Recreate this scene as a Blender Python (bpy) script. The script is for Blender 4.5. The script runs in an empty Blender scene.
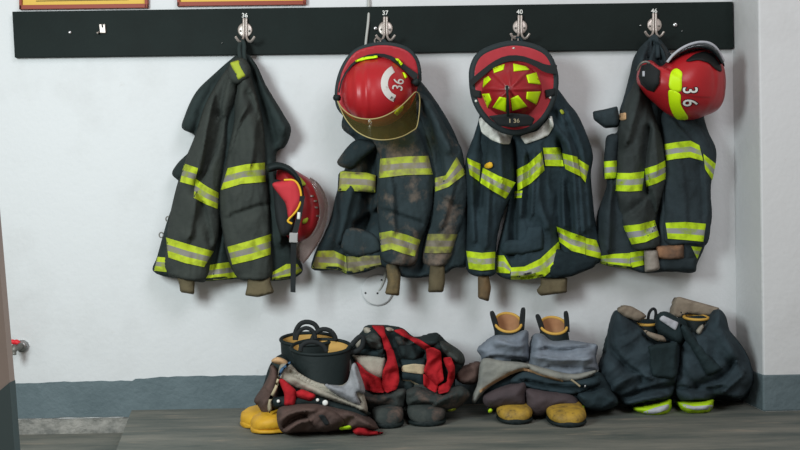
import bpy, bmesh, math, random
import numpy as np
from mathutils import Vector, Matrix, noise
from mathutils.bvhtree import BVHTree
from mathutils.geometry import delaunay_2d_cdt
random.seed(7)
S = bpy.context.scene
COL = S.collection

# ------------------------------------------------------------------ camera
DIST, F_PX = 3.2, 941.0
YAW, ROLL = 0.028, 0.013
CAM = Vector((0, -DIST, 0.0))
_f = Vector((math.sin(YAW), math.cos(YAW), 0))
_r0 = Vector((math.cos(YAW), -math.sin(YAW), 0)); _u0 = Vector((0, 0, 1))
_r = _r0*math.cos(ROLL) - _u0*math.sin(ROLL)
_u = _u0*math.cos(ROLL) + _r0*math.sin(ROLL)
def ray(px, py): return _f + _r*((px-400)/F_PX) + _u*((225-py)/F_PX)
_t = ray(400, 405)
CAM.z = -_t.z*(DIST/_t.y)
def P(px, py, d):                     # point seen at (px,py), d metres in front of the wall
    q = ray(px, py); return CAM + q*((DIST-d)/q.y)
def floor_pt(px, py, z=0.0):
    q = ray(px, py); return CAM + q*((z-CAM.z)/q.z)
cd = bpy.data.cameras.new('camera'); cam = bpy.data.objects.new('camera', cd); COL.objects.link(cam)
cam.matrix_world = Matrix(((_r.x, _u.x, -_f.x, CAM.x), (_r.y, _u.y, -_f.y, CAM.y), (_r.z, _u.z, -_f.z, CAM.z), (0, 0, 0, 1)))
cd.sensor_width = 36; cd.lens = F_PX/800*36; cd.clip_start = 0.05
S.camera = cam
def crop(x0, y0, s): return lambda *pts: [(x0+x/s, y0+y/s) for x, y in pts]

# ------------------------------------------------------------------ materials
def lin(c): return tuple((v/255/12.92 if v/255 <= .04045 else ((v/255+.055)/1.055)**2.4) for v in c)+(1,)
def mat(name, rgb, rough=.85, rgb2=None, nscale=6, ncon=(.4, .65), bump=0, bscale=200, metal=0, spec=.3, stretch=(1, 1, 1), bump2=0, bscale2=25, rgb3=None, n3=30, c3=(.6, .7), sheen=0):
    m = bpy.data.materials.new(name); m.use_nodes = True; N = m.node_tree.nodes; L = m.node_tree.links
    b = N['Principled BSDF']; b.inputs['Roughness'].default_value = rough; b.inputs['Metallic'].default_value = metal
    b.inputs['Specular IOR Level'].default_value = spec
    b.inputs['Base Color'].default_value = lin(rgb)
    tc = N.new('ShaderNodeTexCoord'); mp = N.new('ShaderNodeMapping'); mp.inputs['Scale'].default_value = stretch
    L.new(tc.outputs['Object'], mp.inputs['Vector'])
    col = None
    def mixin(prev, prevrgb, c2, sc, con):
        n = N.new('ShaderNodeTexNoise'); n.inputs['Scale'].default_value = sc; n.inputs['Detail'].default_value = 6; n.inputs['Roughness'].default_value = .65
        L.new(mp.outputs[0], n.inputs['Vector'])
        r = N.new('ShaderNodeMapRange'); r.inputs[1].default_value = con[0]; r.inputs[2].default_value = con[1]
        L.new(n.outputs['Fac'], r.inputs[0])
        x = N.new('ShaderNodeMix'); x.data_type = 'RGBA'
        L.new(r.outputs[0], x.inputs[0])
        if prev: L.new(prev, x.inputs[6])
        else: x.inputs[6].default_value = lin(prevrgb)
        x.inputs[7].default_value = lin(c2)
        return x.outputs[2]
    if rgb2: col = mixin(None, rgb, rgb2, nscale, ncon)
    if rgb3: col = mixin(col, rgb, rgb3, n3, c3)
    if col: L.new(col, b.inputs['Base Color'])
    prev = None
    for st, sc in ((bump, bscale), (bump2, bscale2)):
        if st:
            n = N.new('ShaderNodeTexNoise'); n.inputs['Scale'].default_value = sc; n.inputs['Detail'].default_value = 4
            L.new(mp.outputs[0], n.inputs['Vector'])
            bp = N.new('ShaderNodeBump'); bp.inputs['Strength'].default_value = st; bp.inputs['Distance'].default_value = .6/sc
            L.new(n.outputs['Fac'], bp.inputs['Height'])
            if prev: L.new(prev, bp.inputs['Normal'])
            prev = bp.outputs[0]
    if prev: L.new(prev, b.inputs['Normal'])
    return m
def stripe_mat(name, edge, mid, dirt=None, con=(.45, .7)):
    m = mat(name, edge, .7, bump=.2, bscale=180); N = m.node_tree.nodes; L = m.node_tree.links; b = N['Principled BSDF']
    uv = N.new('ShaderNodeUVMap'); sp = N.new('ShaderNodeSeparateXYZ'); L.new(uv.outputs[0], sp.inputs[0])
    cr = N.new('ShaderNodeValToRGB'); cr.color_ramp.interpolation = 'CONSTANT'
    e = cr.color_ramp.elements; e[0].position = 0; e[0].color = lin(edge); e[1].position = .345; e[1].color = lin(mid)
    x = e.new(.66); x.color = lin(edge)
    L.new(sp.outputs['Y'], cr.inputs[0]); out = cr.outputs[0]
    tc = N.new('ShaderNodeTexCoord')
    n = N.new('ShaderNodeTexNoise'); n.inputs['Scale'].default_value = 35; n.inputs['Detail'].default_value = 5; L.new(tc.outputs['Object'], n.inputs['Vector'])
    r = N.new('ShaderNodeMapRange'); r.inputs[1].default_value = con[0]; r.inputs[2].default_value = con[1]; L.new(n.outputs['Fac'], r.inputs[0])
    mx = N.new('ShaderNodeMix'); mx.data_type = 'RGBA'; L.new(r.outputs[0], mx.inputs[0]); L.new(out, mx.inputs[6]); mx.inputs[7].default_value = lin(dirt or tuple(int(c*.75) for c in edge))
    L.new(mx.outputs[2], b.inputs['Base Color'])
    return m
def clear_mat(name, tint, amount, rough=.08):
    m = bpy.data.materials.new(name); m.use_nodes = True; N = m.node_tree.nodes; L = m.node_tree.links
    b = N['Principled BSDF']; b.inputs['Base Color'].default_value = lin(tint); b.inputs['Roughness'].default_value = rough
    t = N.new('ShaderNodeBsdfTransparent'); t.inputs[0].default_value = lin(tuple(min(255, int(c*1.25+60)) for c in tint))
    x = N.new('ShaderNodeMixShader'); x.inputs[0].default_value = amount
    L.new(t.outputs[0], x.inputs[1]); L.new(b.outputs[0], x.inputs[2]); L.new(x.outputs[0], N['Material Output'].inputs[0])
    return m
M = {}
M['wall'] = mat('white_plaster', (213, 214, 214), .75, (199, 199, 198), 2.2, (.5, .8), bump=.12, bscale=60, bump2=.05, bscale2=7, rgb3=(196, 192, 188), n3=14, c3=(.66, .85), spec=.2)
M['band'] = mat('grey_blue_paint', (100, 114, 118), .6, (89, 103, 107), 5, bump=.25, bscale=45, bump2=.3, bscale2=110, rgb3=(120, 128, 130), n3=40, c3=(.7, .8))
M['rough'] = mat('rough_concrete', (160, 157, 150), .95, (108, 109, 105), 14, (.35, .65), bump=.8, bscale=35, rgb3=(140, 138, 130), n3=22, c3=(.6, .75))
M['floor'] = mat('worn_concrete', (120, 119, 110), .75, (78, 85, 81), 4, (.36, .64), bump=.2, bscale=40, stretch=(.45, 2.4, 1), rgb3=(150, 138, 122), n3=9, c3=(.58, .76), spec=.3)
M['board'] = mat('black_board', (22, 31, 29), .6, (19, 27, 25), 6, bump=.1, bscale=90, spec=.12)
M['frame'] = mat('red_brown_frame', (140, 62, 44), .5); M['mount'] = mat('yellow_mount', (214, 178, 84), .8)
M['line'] = mat('dark_line', (90, 76, 45), .8)
M['metal'] = mat('brushed_metal', (186, 176, 168), .4, metal=.6); M['steel'] = mat('steel', (190, 190, 190), .3, metal=.9)
M['white'] = mat('white_print', (222, 222, 216), .6); M['black'] = mat('black_print', (20, 22, 22), .6)
def cloth(name, c, c2=None, dust=None, dcon=(.56, .72), k=.5):
    return mat(name, c, .92, c2 or tuple(int(v*.82) for v in c), 9, (.4, .62), bump=.35, bscale=420, bump2=.3, bscale2=16, rgb3=dust, n3=9, c3=dcon, spec=.15)
M['c1'] = cloth('charcoal_cloth', (60, 64, 60), (53, 57, 54)); M['c1d'] = cloth('dark_charcoal_cloth', (46, 55, 54))
M['c2'] = cloth('dusty_slate_cloth', (50, 61, 64), None, (120, 106, 94), (.5, .7)); M['c2d'] = cloth('slate_cloth', (44, 56, 59), None, (84, 79, 72), (.56, .76))
M['c3'] = cloth('teal_navy_cloth', (47, 61, 67)); M['c3d'] = cloth('deep_navy_cloth', (38, 51, 55))
M['c4'] = cloth('grey_navy_cloth', (60, 66, 65)); M['c4d'] = cloth('navy_cloth', (50, 60, 64))
M['c4t'] = cloth('trouser_navy_cloth', (54, 67, 73)); M['c4td'] = cloth('trouser_dark_cloth', (40, 53, 56))
M['s1'] = stripe_mat('shaded_lime_stripe', (180, 196, 40), (132, 128, 120)); M['s2'] = stripe_mat('dusty_lime_stripe', (172, 186, 58), (140, 134, 126), (132, 126, 84), (.42, .66))  # charcoal coat's lime is toned down, its shade put into the colour
M['s2d'] = stripe_mat('dirty_stripe', (142, 144, 66), (128, 120, 108), (92, 86, 66), (.35, .65))
M['s3'] = stripe_mat('bright_lime_stripe', (194, 222, 28), (156, 154, 148)); M['s4'] = stripe_mat('lime_stripe', (192, 224, 30), (150, 150, 152))
M['lime'] = mat('lime_reflector', (204, 242, 10), .5); M['limed'] = mat('dull_lime', (160, 172, 50), .7); M['green'] = mat('lime_band', (176, 214, 26), .7, bump=.4, bscale2=40, bump2=.4)
M['knit1'] = cloth('olive_knit', (104, 94, 72), (88, 80, 62)); M['knit2'] = cloth('brown_knit', (122, 104, 72), (78, 74, 60)); M['knit3'] = cloth('tan_knit', (116, 94, 66), (88, 78, 62))
M['knit4'] = cloth('rust_knit', (150, 112, 84), (96, 78, 66)); M['knit4g'] = cloth('grey_cuff', (160, 152, 142))
M['red'] = mat('red_shell', (172, 30, 36), .38, (158, 28, 36), 5, bump=.04, bscale=60, spec=.4); M['reddk'] = mat('dark_red_shell', (146, 26, 33), .45, spec=.4)
M['redin'] = mat('red_brim', (176, 46, 55), .45, (160, 37, 46), 8); M['edge'] = mat('grey_rubber_edge', (42, 50, 52), .65, bump=.1, bscale=70, spec=.2); M['flapred'] = mat('red_liner', (186, 50, 58), .8)
M['rub'] = mat('black_rubber', (24, 33, 33), .6, (30, 38, 38), 7, bump=.1, bscale=70, spec=.2); M['blk'] = mat('black_webbing', (28, 32, 33), .75, bump=.3, bscale=260)
M['yel'] = mat('yellow_piping', (222, 172, 40), .6)
M['visor'] = clear_mat('amber_visor', (136, 126, 84), .11); M['visor1'] = clear_mat('smoky_visor', (130, 118, 114), .3); M['visor4'] = mat('grey_visor', (44, 50, 52), .15, spec=.6)
M['wcol'] = mat('white_trim', (226, 226, 218), .8, (196, 196, 188), 40, bump=.4, bscale=300)
M['yboot'] = mat('yellow_rubber', (206, 158, 40), .55, (186, 138, 36), 20, bump=.2, bscale=60, rgb3=(120, 96, 50), n3=40, c3=(.62, .75))
M['ydirt'] = mat('dirty_yellow_rubber', (172, 138, 52), .6, (134, 108, 48), 25, (.4, .6), rgb3=(92, 76, 46), n3=50, c3=(.58, .7))
M['ylin'] = mat('yellow_lining', (206, 164, 92), .8, (186, 146, 78), 12); M['tlin'] = mat('tan_lining', (178, 132, 94), .8, (158, 112, 78), 12)
M['cream'] = cloth('cream_canvas', (166, 160, 146), (140, 134, 122)); M['silk'] = cloth('grey_lining', (150, 151, 154), (126, 128, 132))
M['bluegrey'] = cloth('blue_grey_cotton', (130, 138, 148), (106, 114, 124)); M['linlit'] = cloth('relit_lining', (138, 138, 130), (114, 116, 112))  # flap tone is the blue-grey lining with its different lighting painted in
M['brown'] = cloth('brown_leather_cloth', (90, 72, 66), (72, 60, 56)); M['plum'] = cloth('plum_brown_cloth', (80, 70, 72), (70, 62, 64))
M['camo'] = cloth('grubby_dark_cloth', (66, 70, 67), (42, 50, 50), (116, 96, 86), (.54, .72)); M['camod'] = cloth('plain_dark_cloth', (40, 50, 50), (30, 38, 39))  # the second cloth is plain dark, with no dust layer
M['strap'] = cloth('red_webbing', (176, 36, 42), (150, 28, 36)); M['tape'] = cloth('tan_tape', (206, 166, 124)); M['beige'] = cloth('beige_tape', (186, 172, 140), (150, 140, 116))
M['tan'] = cloth('tan_canvas', (146, 134, 118), (124, 112, 98)); M['blue'] = cloth('blue_tape', (76, 108, 140))
M['silver'] = mat('silver_tape', (176, 178, 184), .45, bump=.3, bscale=60)
M['taupe'] = mat('taupe_paint', (170, 158, 149), .8, (160, 149, 140), 4); M['dgreen'] = mat('dark_green_paint', (82, 100, 102), .7)
M['yrim'] = mat('dull_yellow_rim', (204, 160, 74), .6); M['olive'] = mat('olive_edge', (168, 154, 104), .5); M['oldwhite'] = mat('worn_white_print', (204, 200, 194), .7, (150, 120, 116), 60, (.55, .75))
M['cable'] = mat('grey_cable', (176, 176, 170), .6); M['tapred'] = mat('tap_red', (214, 38, 48), .5); M['grey'] = mat('grey_metal', (120, 118, 112), .5, metal=.5)

# ------------------------------------------------------------------ objects
LOC = {}
def thing(name, label, cat, loc, group=None):
    o = bpy.data.objects.new(name, None); COL.objects.link(o); o.location = loc; o.empty_display_size = .05
    o['label'] = label; o['category'] = cat
    if group: o['group'] = group
    LOC[o] = Vector(loc); return o
class Part:
    pass
def mk(name, verts, faces, m, parent=None, uv=None, smooth=True, label=None, angle=None):
    off = LOC[parent] if parent else Vector((0, 0, 0))
    me = bpy.data.meshes.new(name); me.from_pydata([tuple(Vector(v)-off) for v in verts], [], faces)
    bm = bmesh.new(); bm.from_mesh(me); bmesh.ops.recalc_face_normals(bm, faces=bm.faces)
    if uv:
        ul = bm.loops.layers.uv.new('UVMap'); bm.verts.ensure_lookup_table()
        for f in bm.faces:
            for l in f.loops: l[ul].uv = uv[l.vert.index]
    bm.to_mesh(me); bm.free()
    me.materials.append(m)
    me.polygons.foreach_set('use_smooth', [smooth]*len(me.polygons))
    if angle: me.set_sharp_from_angle(angle=math.radians(angle))
    o = bpy.data.objects.new(name, me); COL.objects.link(o)
    if parent: o.parent = parent
    LOC[o] = off
    if label: o['label'] = label
    p = Part(); p.o = o; p.bvh = BVHTree.FromPolygons([Vector(v) for v in verts], faces)
    return p
def struct(p): p.o['kind'] = 'structure'; return p
def tag(p, label, cat, group=None):
    p.o['label'] = label; p.o['category'] = cat
    if group: p.o['group'] = group
    return p
def hit(targets, px, py):
    q = ray(px, py).normalized(); best = None
    for t in targets:
        h = t.bvh.ray_cast(CAM, q)
        if h[0] is not None and (best is None or h[3] < best[1]): best = (h[0], h[3], h[1])
    return best
def depth_on(targets, dflt=.1):
    tg = targets if isinstance(targets, (list, tuple)) else [targets]
    def fn(px, py):
        for k in range(6):
            for ox, oy in ((0, 0), (k, 0), (-k, 0), (0, k), (0, -k)):
                h = hit(tg, px+ox, py+oy)
                if h: return -h[0].y
                if k == 0: break
        return dflt
    return fn

def chaikin(pts, n=2, closed=True):
    for _ in range(n):
        q = []; m = len(pts)
        if not closed: q.append(pts[0])
        for i in range(m if closed else m-1):
            a, b = pts[i], pts[(i+1) % m]
            q.append(tuple(x*.75+y*.25 for x, y in zip(a, b))); q.append(tuple(x*.25+y*.75 for x, y in zip(a, b)))
        if not closed: q.append(pts[-1])
        pts = q
    return pts
def resample(pts, step, closed=True):
    out = []; m = len(pts)
    for i in range(m if closed else m-1):
        a, b = pts[i], pts[(i+1) % m]
        n = max(1, round(math.dist(a, b)/step))
        out += [tuple(x+(y-x)*k/n for x, y in zip(a, b)) for k in range(n)]
    if not closed: out.append(pts[-1])
    return out
def thin(pts, mind):
    out = [pts[0]]
    for p in pts[1:]:
        if math.dist(p, out[-1]) > mind: out.append(p)
    if math.dist(out[0], out[-1]) < mind: out.pop()
    return out
def segdist(q, a, b):
    d = b-a; L = (d*d).sum(-1)+1e-9
    t = np.clip(((q[:, None]-a[None])*d[None]).sum(-1)/L, 0, 1)
    pr = a[None]+t[..., None]*d[None]
    return np.sqrt(((q[:, None]-pr)**2).sum(-1))
def inside(pt, poly):
    x, y = pt; c = False; n = len(poly)
    for i in range(n):
        x1, y1 = poly[i]; x2, y2 = poly[i-1]
        if (y1 > y) != (y2 > y) and x < (x2-x1)*(y-y1)/(y2-y1)+x1: c = not c
    return c
def catmull(pts, n=6):
    out = []; m = len(pts)
    for i in range(m):
        p = [np.array(pts[(i+k-1) % m], float) for k in range(4)]
        t = [0]
        for k in range(3): t.append(t[-1]+max(1e-3, np.linalg.norm(p[k+1]-p[k]))**.5)
        for j in range(n):
            u = t[1]+(t[2]-t[1])*j/n
            a1 = (t[1]-u)/(t[1]-t[0])*p[0]+(u-t[0])/(t[1]-t[0])*p[1]; a2 = (t[2]-u)/(t[2]-t[1])*p[1]+(u-t[1])/(t[2]-t[1])*p[2]; a3 = (t[3]-u)/(t[3]-t[2])*p[2]+(u-t[2])/(t[3]-t[2])*p[3]
            b1 = (t[2]-u)/(t[2]-t[0])*a1+(u-t[0])/(t[2]-t[0])*a2; b2 = (t[3]-u)/(t[3]-t[1])*a2+(u-t[1])/(t[3]-t[1])*a3
            c = (t[2]-u)/(t[2]-t[1])*b1+(u-t[1])/(t[2]-t[1])*b2; out.append((float(c[0]), float(c[1])))
    return out
def smooth_outline(o, sm): return catmull(o) if sm >= 2 else (chaikin([tuple(x) for x in resample(o, 5)], 1) if sm == 1 else o)
def mesh2d(outline, res, sm=2):
    o = thin(resample(smooth_outline(outline, sm), res), res*.45)
    A = np.array(o); B = np.roll(A, -1, 0)
    x0, y0 = A.min(0); x1, y1 = A.max(0)
    pts = []; j = 0; y = y0
    while y < y1:
        x = x0+(res/2 if j % 2 else 0)
        while x < x1:
            if inside((x, y), o): pts.append((x, y))
            x += res
        y += res*.87; j += 1
    if pts:
        d = segdist(np.array(pts), A, B).min(1)
        pts = [p for p, k in zip(pts, d) if k > res*.55]
    # a tight ring just inside the outline keeps the rounded border clean
    n = len(o)
    vs = [Vector(p) for p in o+pts]
    r = delaunay_2d_cdt(vs, [], [list(range(n))], 1, 1e-4)
    V = [tuple(v) for v in r[0]]; Fc = [list(f) for f in r[2]]
    cnt = {}
    for f in Fc:
        for i in range(len(f)):
            e = tuple(sorted((f[i], f[i-1]))); cnt[e] = cnt.get(e, 0)+1
    rim = {v for e, c in cnt.items() if c == 1 for v in e}
    return V, Fc, rim, A, B
def blob(name, outline, front, back, m, parent, res=2.4, sm=2, pad=0.0, **kw):
    """closed solid: front surface front(px,py)->d, back surface back(px,py)->d, meeting on the outline"""
    V, Fc, rim, A, B = mesh2d(outline, res, sm)
    N = len(V); vs = []; idxb = {}
    fr = [front(*v) for v in V]; bk = [back(*v) for v in V]
    for i, v in enumerate(V): vs.append(P(v[0], v[1], fr[i]))
    for i, v in enumerate(V):
        if i in rim and abs(fr[i]-bk[i]) < 1e-6: idxb[i] = i
        else: idxb[i] = len(vs); vs.append(P(v[0], v[1], bk[i]))
    faces = [f for f in Fc]+[[idxb[i] for i in reversed(f)] for f in Fc]
    cnt = {}
    for f in Fc:
        for i in range(len(f)):
            e = (f[i-1], f[i]); k = tuple(sorted(e)); cnt.setdefault(k, []).append(e)
    for k, l in cnt.items():
        if len(l) == 1:
            a, b = l[0]
            q = [b, a, idxb[a], idxb[b]]; u = []
            for x in q:
                if x not in u: u.append(x)
            if len(u) > 2: faces.append(u)
    return mk(name, vs, faces, m, parent, **kw)
def fnoise(u, v, seed, ang, L, A, el=3.2):
    c, s = math.cos(ang), math.sin(ang)
    a = u*c+v*s; b = -u*s+v*c
    w = noise.noise((u/40, v/40, seed+9.1))*.55
    n1 = noise.noise((a/L+w, b/(L*el), seed)); n2 = noise.noise((a/L*2.1+w*1.5+3, b/(L*el)*1.7, seed+4.7))
    n3 = noise.noise((a/L*1.4-w*2+11, b/(L*el)*2.2, seed+8.3)); cr = max(0, 1-abs(n3)*3.2)
    return A*(n1*1.0+.6*(.45-abs(n2)*1.6)+.55*cr*cr)
def crumple(u, v, seed, ang, L, A):
    c, s = math.cos(ang), math.sin(ang); a = u*c+v*s; b = -u*s+v*c
    wx = noise.noise((u/L*.7, v/L*.7, seed))*.7; wy = noise.noise((u/L*.7, v/L*.7, seed+5))*.7
    d = noise.voronoi((a/L+wx, b/(L*2.0)+wy, seed*.37))[0]
    d2 = noise.voronoi((a/L*2.1+wx*2, b/(L*1.1)+wy*2, seed*.37+3))[0]
    return A*(1.9*(d[0]-.45)+.6*(d2[0]-.45)+.5*noise.noise((a/L/1.6, b/L/3, seed+2)))
FOLD = 2.6
def pillow(name, outline, d0, T, m, parent, Tb=.03, edge=12, A=.006, L=15, ang=0, seed=None, folds=(), hem=False, res=2.0, sm=2, tilt=(0, 0), el=4.2, cr=0, star=None, **kw):
    """cloth volume: rounded at its borders, folds on the front; folds = [(polyline px, width px, height m)]"""
    seed = random.random()*100 if seed is None else seed
    V, Fc, rim, SA, SB = mesh2d(outline, res, sm)
    q = np.array(V)
    D = segdist(q, SA, SB)
    if hem:
        nrm = SB-SA; ln = np.sqrt((nrm**2).sum(-1))+1e-9
        area = (SA[:, 0]*SB[:, 1]-SB[:, 0]*SA[:, 1]).sum()
        ny = -nrm[:, 0]/ln*(1 if area > 0 else -1)
        isb = ny > .6
        dn = D[:, ~isb].min(1) if (~isb).any() else D.min(1)
        dh = D[:, isb].min(1) if isb.any() else dn*0+99
        s = np.clip(dn/edge, 0, 1); sh = np.clip(dh/2.5, 0, 1)
        pf = np.sqrt(1-(1-s)**2)*np.sqrt(1-(1-sh)**2)
    else:
        s = np.clip(D.min(1)/edge, 0, 1); pf = np.sqrt(1-(1-s)**2)
    if star:
        c = np.array(star); pr = SA-c; an = np.arctan2(pr[:, 1], pr[:, 0]); ra = np.hypot(pr[:, 0], pr[:, 1]); k = an.argsort()
        pv = q-c; R = np.interp(np.arctan2(pv[:, 1], pv[:, 0]), an[k], ra[k], period=2*math.pi)
        pf = np.sqrt(np.clip(1-(np.hypot(pv[:, 0], pv[:, 1])/R)**2, 0, 1))
    fo = np.zeros(len(V))
    for pl, w, a in folds:
        pl = np.array(resample(chaikin([tuple(x) for x in pl], 2, False), 3, False)); dd = segdist(q, pl[:-1], pl[1:]); j = dd.argmin(1); d = dd[np.arange(len(q)), j]
        e = pl[1:][j]-pl[:-1][j]; g = q-pl[:-1][j]; sg = e[:, 0]*g[:, 1]-e[:, 1]*g[:, 0]      # one flank of a fold is steep
        fo += FOLD*a*np.exp(-(d/np.where(sg > 0, w*1.3, max(w*.4, 1.3)))**2)
    cu, cv = q.mean(0)
    vs = []; idxb = {}
    for i, (u, v) in enumerate(V):
        base = d0+tilt[0]*(u-cu)+tilt[1]*(v-cv)
        f = 0 if i in rim else pf[i]
        d = base+T*f+(fo[i]+fnoise(u, v, seed, ang, L, A, el)+(crumple(u, v, seed, ang, L*1.25, cr) if cr else 0))*min(1, f*1.2)
        vs.append(P(u, v, max(d, .006)))
    for i, (u, v) in enumerate(V):
        if i in rim: idxb[i] = i; continue
        base = d0+tilt[0]*(u-cu)+tilt[1]*(v-cv)
        d = max(base-Tb*pf[i], .004)
        c = P(u, v, base); idxb[i] = len(vs); vs.append(Vector((c.x, -d, c.z)))
    faces = Fc+[[idxb[i] for i in reversed(f)] for f in Fc]
    return mk(name, vs, faces, m, parent, **kw)
def patch(name, outline, targets, m, parent, off=.004, th=.004, res=2, sm=1, bulge=0, **kw):
    """a piece lying on the surface of targets"""
    fn = depth_on(targets)
    if bulge:
        o = np.array(resample(smooth_outline(outline, sm), res)); ob = np.roll(o, -1, 0)
        def fr(u, v):
            d = segdist(np.array([(u, v)]), o, ob).min(); return fn(u, v)+off+bulge*math.sqrt(max(0, 1-(1-min(d/5, 1))**2))
    else:
        fr = lambda u, v: fn(u, v)+off
    return blob(name, outline, fr, lambda u, v: fn(u, v)-th, m, parent, res=res, sm=sm, **kw)
def strip(name, top, bot, targets, m, parent, off=.004, th=.005, step=2.0, nv=6, depth=None, smooth_n=0, **kw):
    """a band between two edge polylines, lying on targets (or at depth(px,py))"""
    fn = depth or depth_on(targets)
    if smooth_n: top = chaikin(top, smooth_n, False); bot = chaikin(bot, smooth_n, False)
    pairs = []
    for i in range(len(top)-1):
        n = max(1, round(max(math.dist(top[i], top[i+1]), math.dist(bot[i], bot[i+1]))/step))
        for k in range(n): pairs.append([tuple(x+(y-x)*k/n for x, y in zip(*e)) for e in ((top[i], top[i+1]), (bot[i], bot[i+1]))])
    pairs.append([top[-1], bot[-1]])
    n = len(pairs); vs = []; uv = []; bk = []
    for i, (a, b) in enumerate(pairs):
        for j in range(nv+1):
            t = j/nv; u = a[0]+(b[0]-a[0])*t; v = a[1]+(b[1]-a[1])*t
            d = fn(u, v); vs.append(P(u, v, d+off)); bk.append(P(u, v, d-th)); uv.append((i/n, t))
    W = nv+1; N = len(vs); vs += bk; uv += uv
    fs = []
    for i in range(n-1):
        for j in range(nv):
            a = i*W+j; fs += [[a, a+1, a+W+1, a+W], [N+a, N+a+W, N+a+W+1, N+a+1]]
        a = i*W; fs += [[a, a+W, N+a+W, N+a], [a+nv, N+a+nv, N+a+W+nv, a+W+nv]]
    for j in range(nv):
        fs += [[j, N+j, N+j+1, j+1]]; a = (n-1)*W+j; fs += [[a, a+1, N+a+1, N+a]]
    return mk(name, vs, fs, m, parent, uv=uv, angle=50, **kw)
def tube(name, pts, r, m, parent, closed=False, n=10, sm=2, flat=1.0, **kw):
    pts = [Vector(p) for p in pts]
    if sm: pts = [Vector(p) for p in chaikin([tuple(p) for p in pts], sm, closed)]
    vs = []; fs = []; k = len(pts); up = None
    for i, p in enumerate(pts):
        a = pts[i-1] if (closed or i > 0) else p; b = pts[(i+1) % k] if (closed or i < k-1) else p
        t = (b-a).normalized()
        if up is None: up = Vector((0, -1, 0)) if abs(t.y) < .9 else Vector((0, 0, 1))
        s = t.cross(up).normalized(); up = s.cross(t).normalized()
        rr = r[i*(len(r)-1)//max(1, k-1)] if isinstance(r, (list, tuple)) else r
        for j in range(n):
            th = 2*math.pi*j/n; vs.append(p+s*math.cos(th)*rr+up*math.sin(th)*rr*flat)
    for i in range(k if closed else k-1):
        for j in range(n):
            a = i*n+j; b = i*n+(j+1) % n; c = ((i+1) % k)*n+(j+1) % n; d = ((i+1) % k)*n+j; fs.append([a, b, c, d])
    if not closed: fs += [list(range(n))[::-1], [(k-1)*n+j for j in range(n)]]
    return mk(name, vs, fs, m, parent, **kw)
def ptube(name, px, d, r, m, parent, **kw):       # px polyline at depth d (number or list)
    ds = d if isinstance(d, (list, tuple)) else [d]*len(px)
    return tube(name, [P(x, y, e) for (x, y), e in zip(px, ds)], r, m, parent, **kw)
def loft(name, rings, m, parent, cap=(True, True), closed_u=True, **kw):
    n = len(rings[0]); vs = [v for r in rings for v in r]; fs = []
    for i in range(len(rings)-1):
        for j in range(n): fs.append([i*n+j, i*n+(j+1) % n, (i+1)*n+(j+1) % n, (i+1)*n+j])
    if cap[0]: fs.append(list(range(n))[::-1])
    if cap[1]: fs.append([(len(rings)-1)*n+j for j in range(n)])
    return mk(name, vs, fs, m, parent, **kw)
def box(name, a, b, m, parent=None, bev=.0, **kw):
    x0, y0, z0 = a; x1, y1, z1 = b
    vs = [(x, y, z) for x in (x0, x1) for y in (y0, y1) for z in (z0, z1)]
    fs = [[0, 1, 3, 2], [4, 6, 7, 5], [0, 4, 5, 1], [2, 3, 7, 6], [0, 2, 6, 4], [1, 5, 7, 3]]
    p = mk(name, vs, fs, m, parent, smooth=False, **kw)
    if bev:
        md = p.o.modifiers.new('bevel', 'BEVEL'); md.width = bev; md.segments = 2
    return p
def quadbox(name, px4, d0, d1, m, parent=None, bev=0, **kw):   # slab with a px outline between depths
    vs = [P(x, y, d1) for x, y in px4]; vs += [Vector((v.x, -d0, v.z)) for v in vs]
    n = len(px4); fs = [list(range(n)), [n+i for i in reversed(range(n))]]+[[i, n+i, n+(i+1) % n, (i+1) % n] for i in range(n)]
    p = mk(name, vs, fs, m, parent, smooth=False, **kw)
    if bev:
        md = p.o.modifiers.new('bevel', 'BEVEL'); md.width = bev; md.segments = 2
    return p
def text(name, s, c, size, rot, targets, m, parent, off=.003, fat=0, stretch=1.0):
    cu = bpy.data.curves.new('t', 'FONT'); cu.body = s; cu.align_x = 'CENTER'; cu.align_y = 'CENTER'; cu.size = 1; cu.offset = fat; cu.resolution_u = 3
    o = bpy.data.objects.new('t', cu); COL.objects.link(o); bpy.context.view_layer.update()
    me = bpy.data.meshes.new_from_object(o); bpy.data.objects.remove(o)
    fn = depth_on(targets); ca, sa = math.cos(rot), math.sin(rot); vs = []; V = [v.co.copy() for v in me.vertices]
    F = [list(p.vertices) for p in me.polygons]; bpy.data.meshes.remove(me)
    for v in V:
        x, y = v.x*size*stretch, v.y*size
        u, w = c[0]+x*ca-y*sa, c[1]-(x*sa+y*ca)
        vs.append(P(u, w, fn(u, w)+off))
    return mk(name, vs, F, m, parent, smooth=False)

# ------------------------------------------------------------------ the room
XL = -2.9; XC = P(735, 225, 0).x; PD = .22; XR = P(800, 225, 0).x+.9
LOWZ = P(70, 433, 0).z
struct(box('wall_back', (XL, 0, LOWZ-.05), (XC+.3, .12, 2.3), M['wall']))
struct(box('wall_right', (XC, -PD, -.06), (XR, .1, 2.3), M['wall'], bev=.006))
# raised floor slab on the right, lower floor on the left
p0 = floor_pt(131.5, 416.5); p1 = floor_pt(124.5, 433.5); q = p1-p0; e0 = p0+q*((.1-p0.y)/q.y); e1 = p1+q*3
slab = [Vector((e0.x, .05, 0)), Vector((e1.x, e1.y, 0)), Vector((XR, e1.y, 0)), Vector((XR, .05, 0))]
vs = slab+[Vector((v.x, v.y, LOWZ-.02)) for v in slab]
struct(mk('floor', vs, [[0, 1, 2, 3], [7, 6, 5, 4]]+[[i, 4+i, 4+(i+1) % 4, (i+1) % 4] for i in range(4)], M['floor'], smooth=False))
struct(box('floor', (XL, -2.9, LOWZ-.1), (XR, .05, LOWZ), M['floor']))
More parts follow.
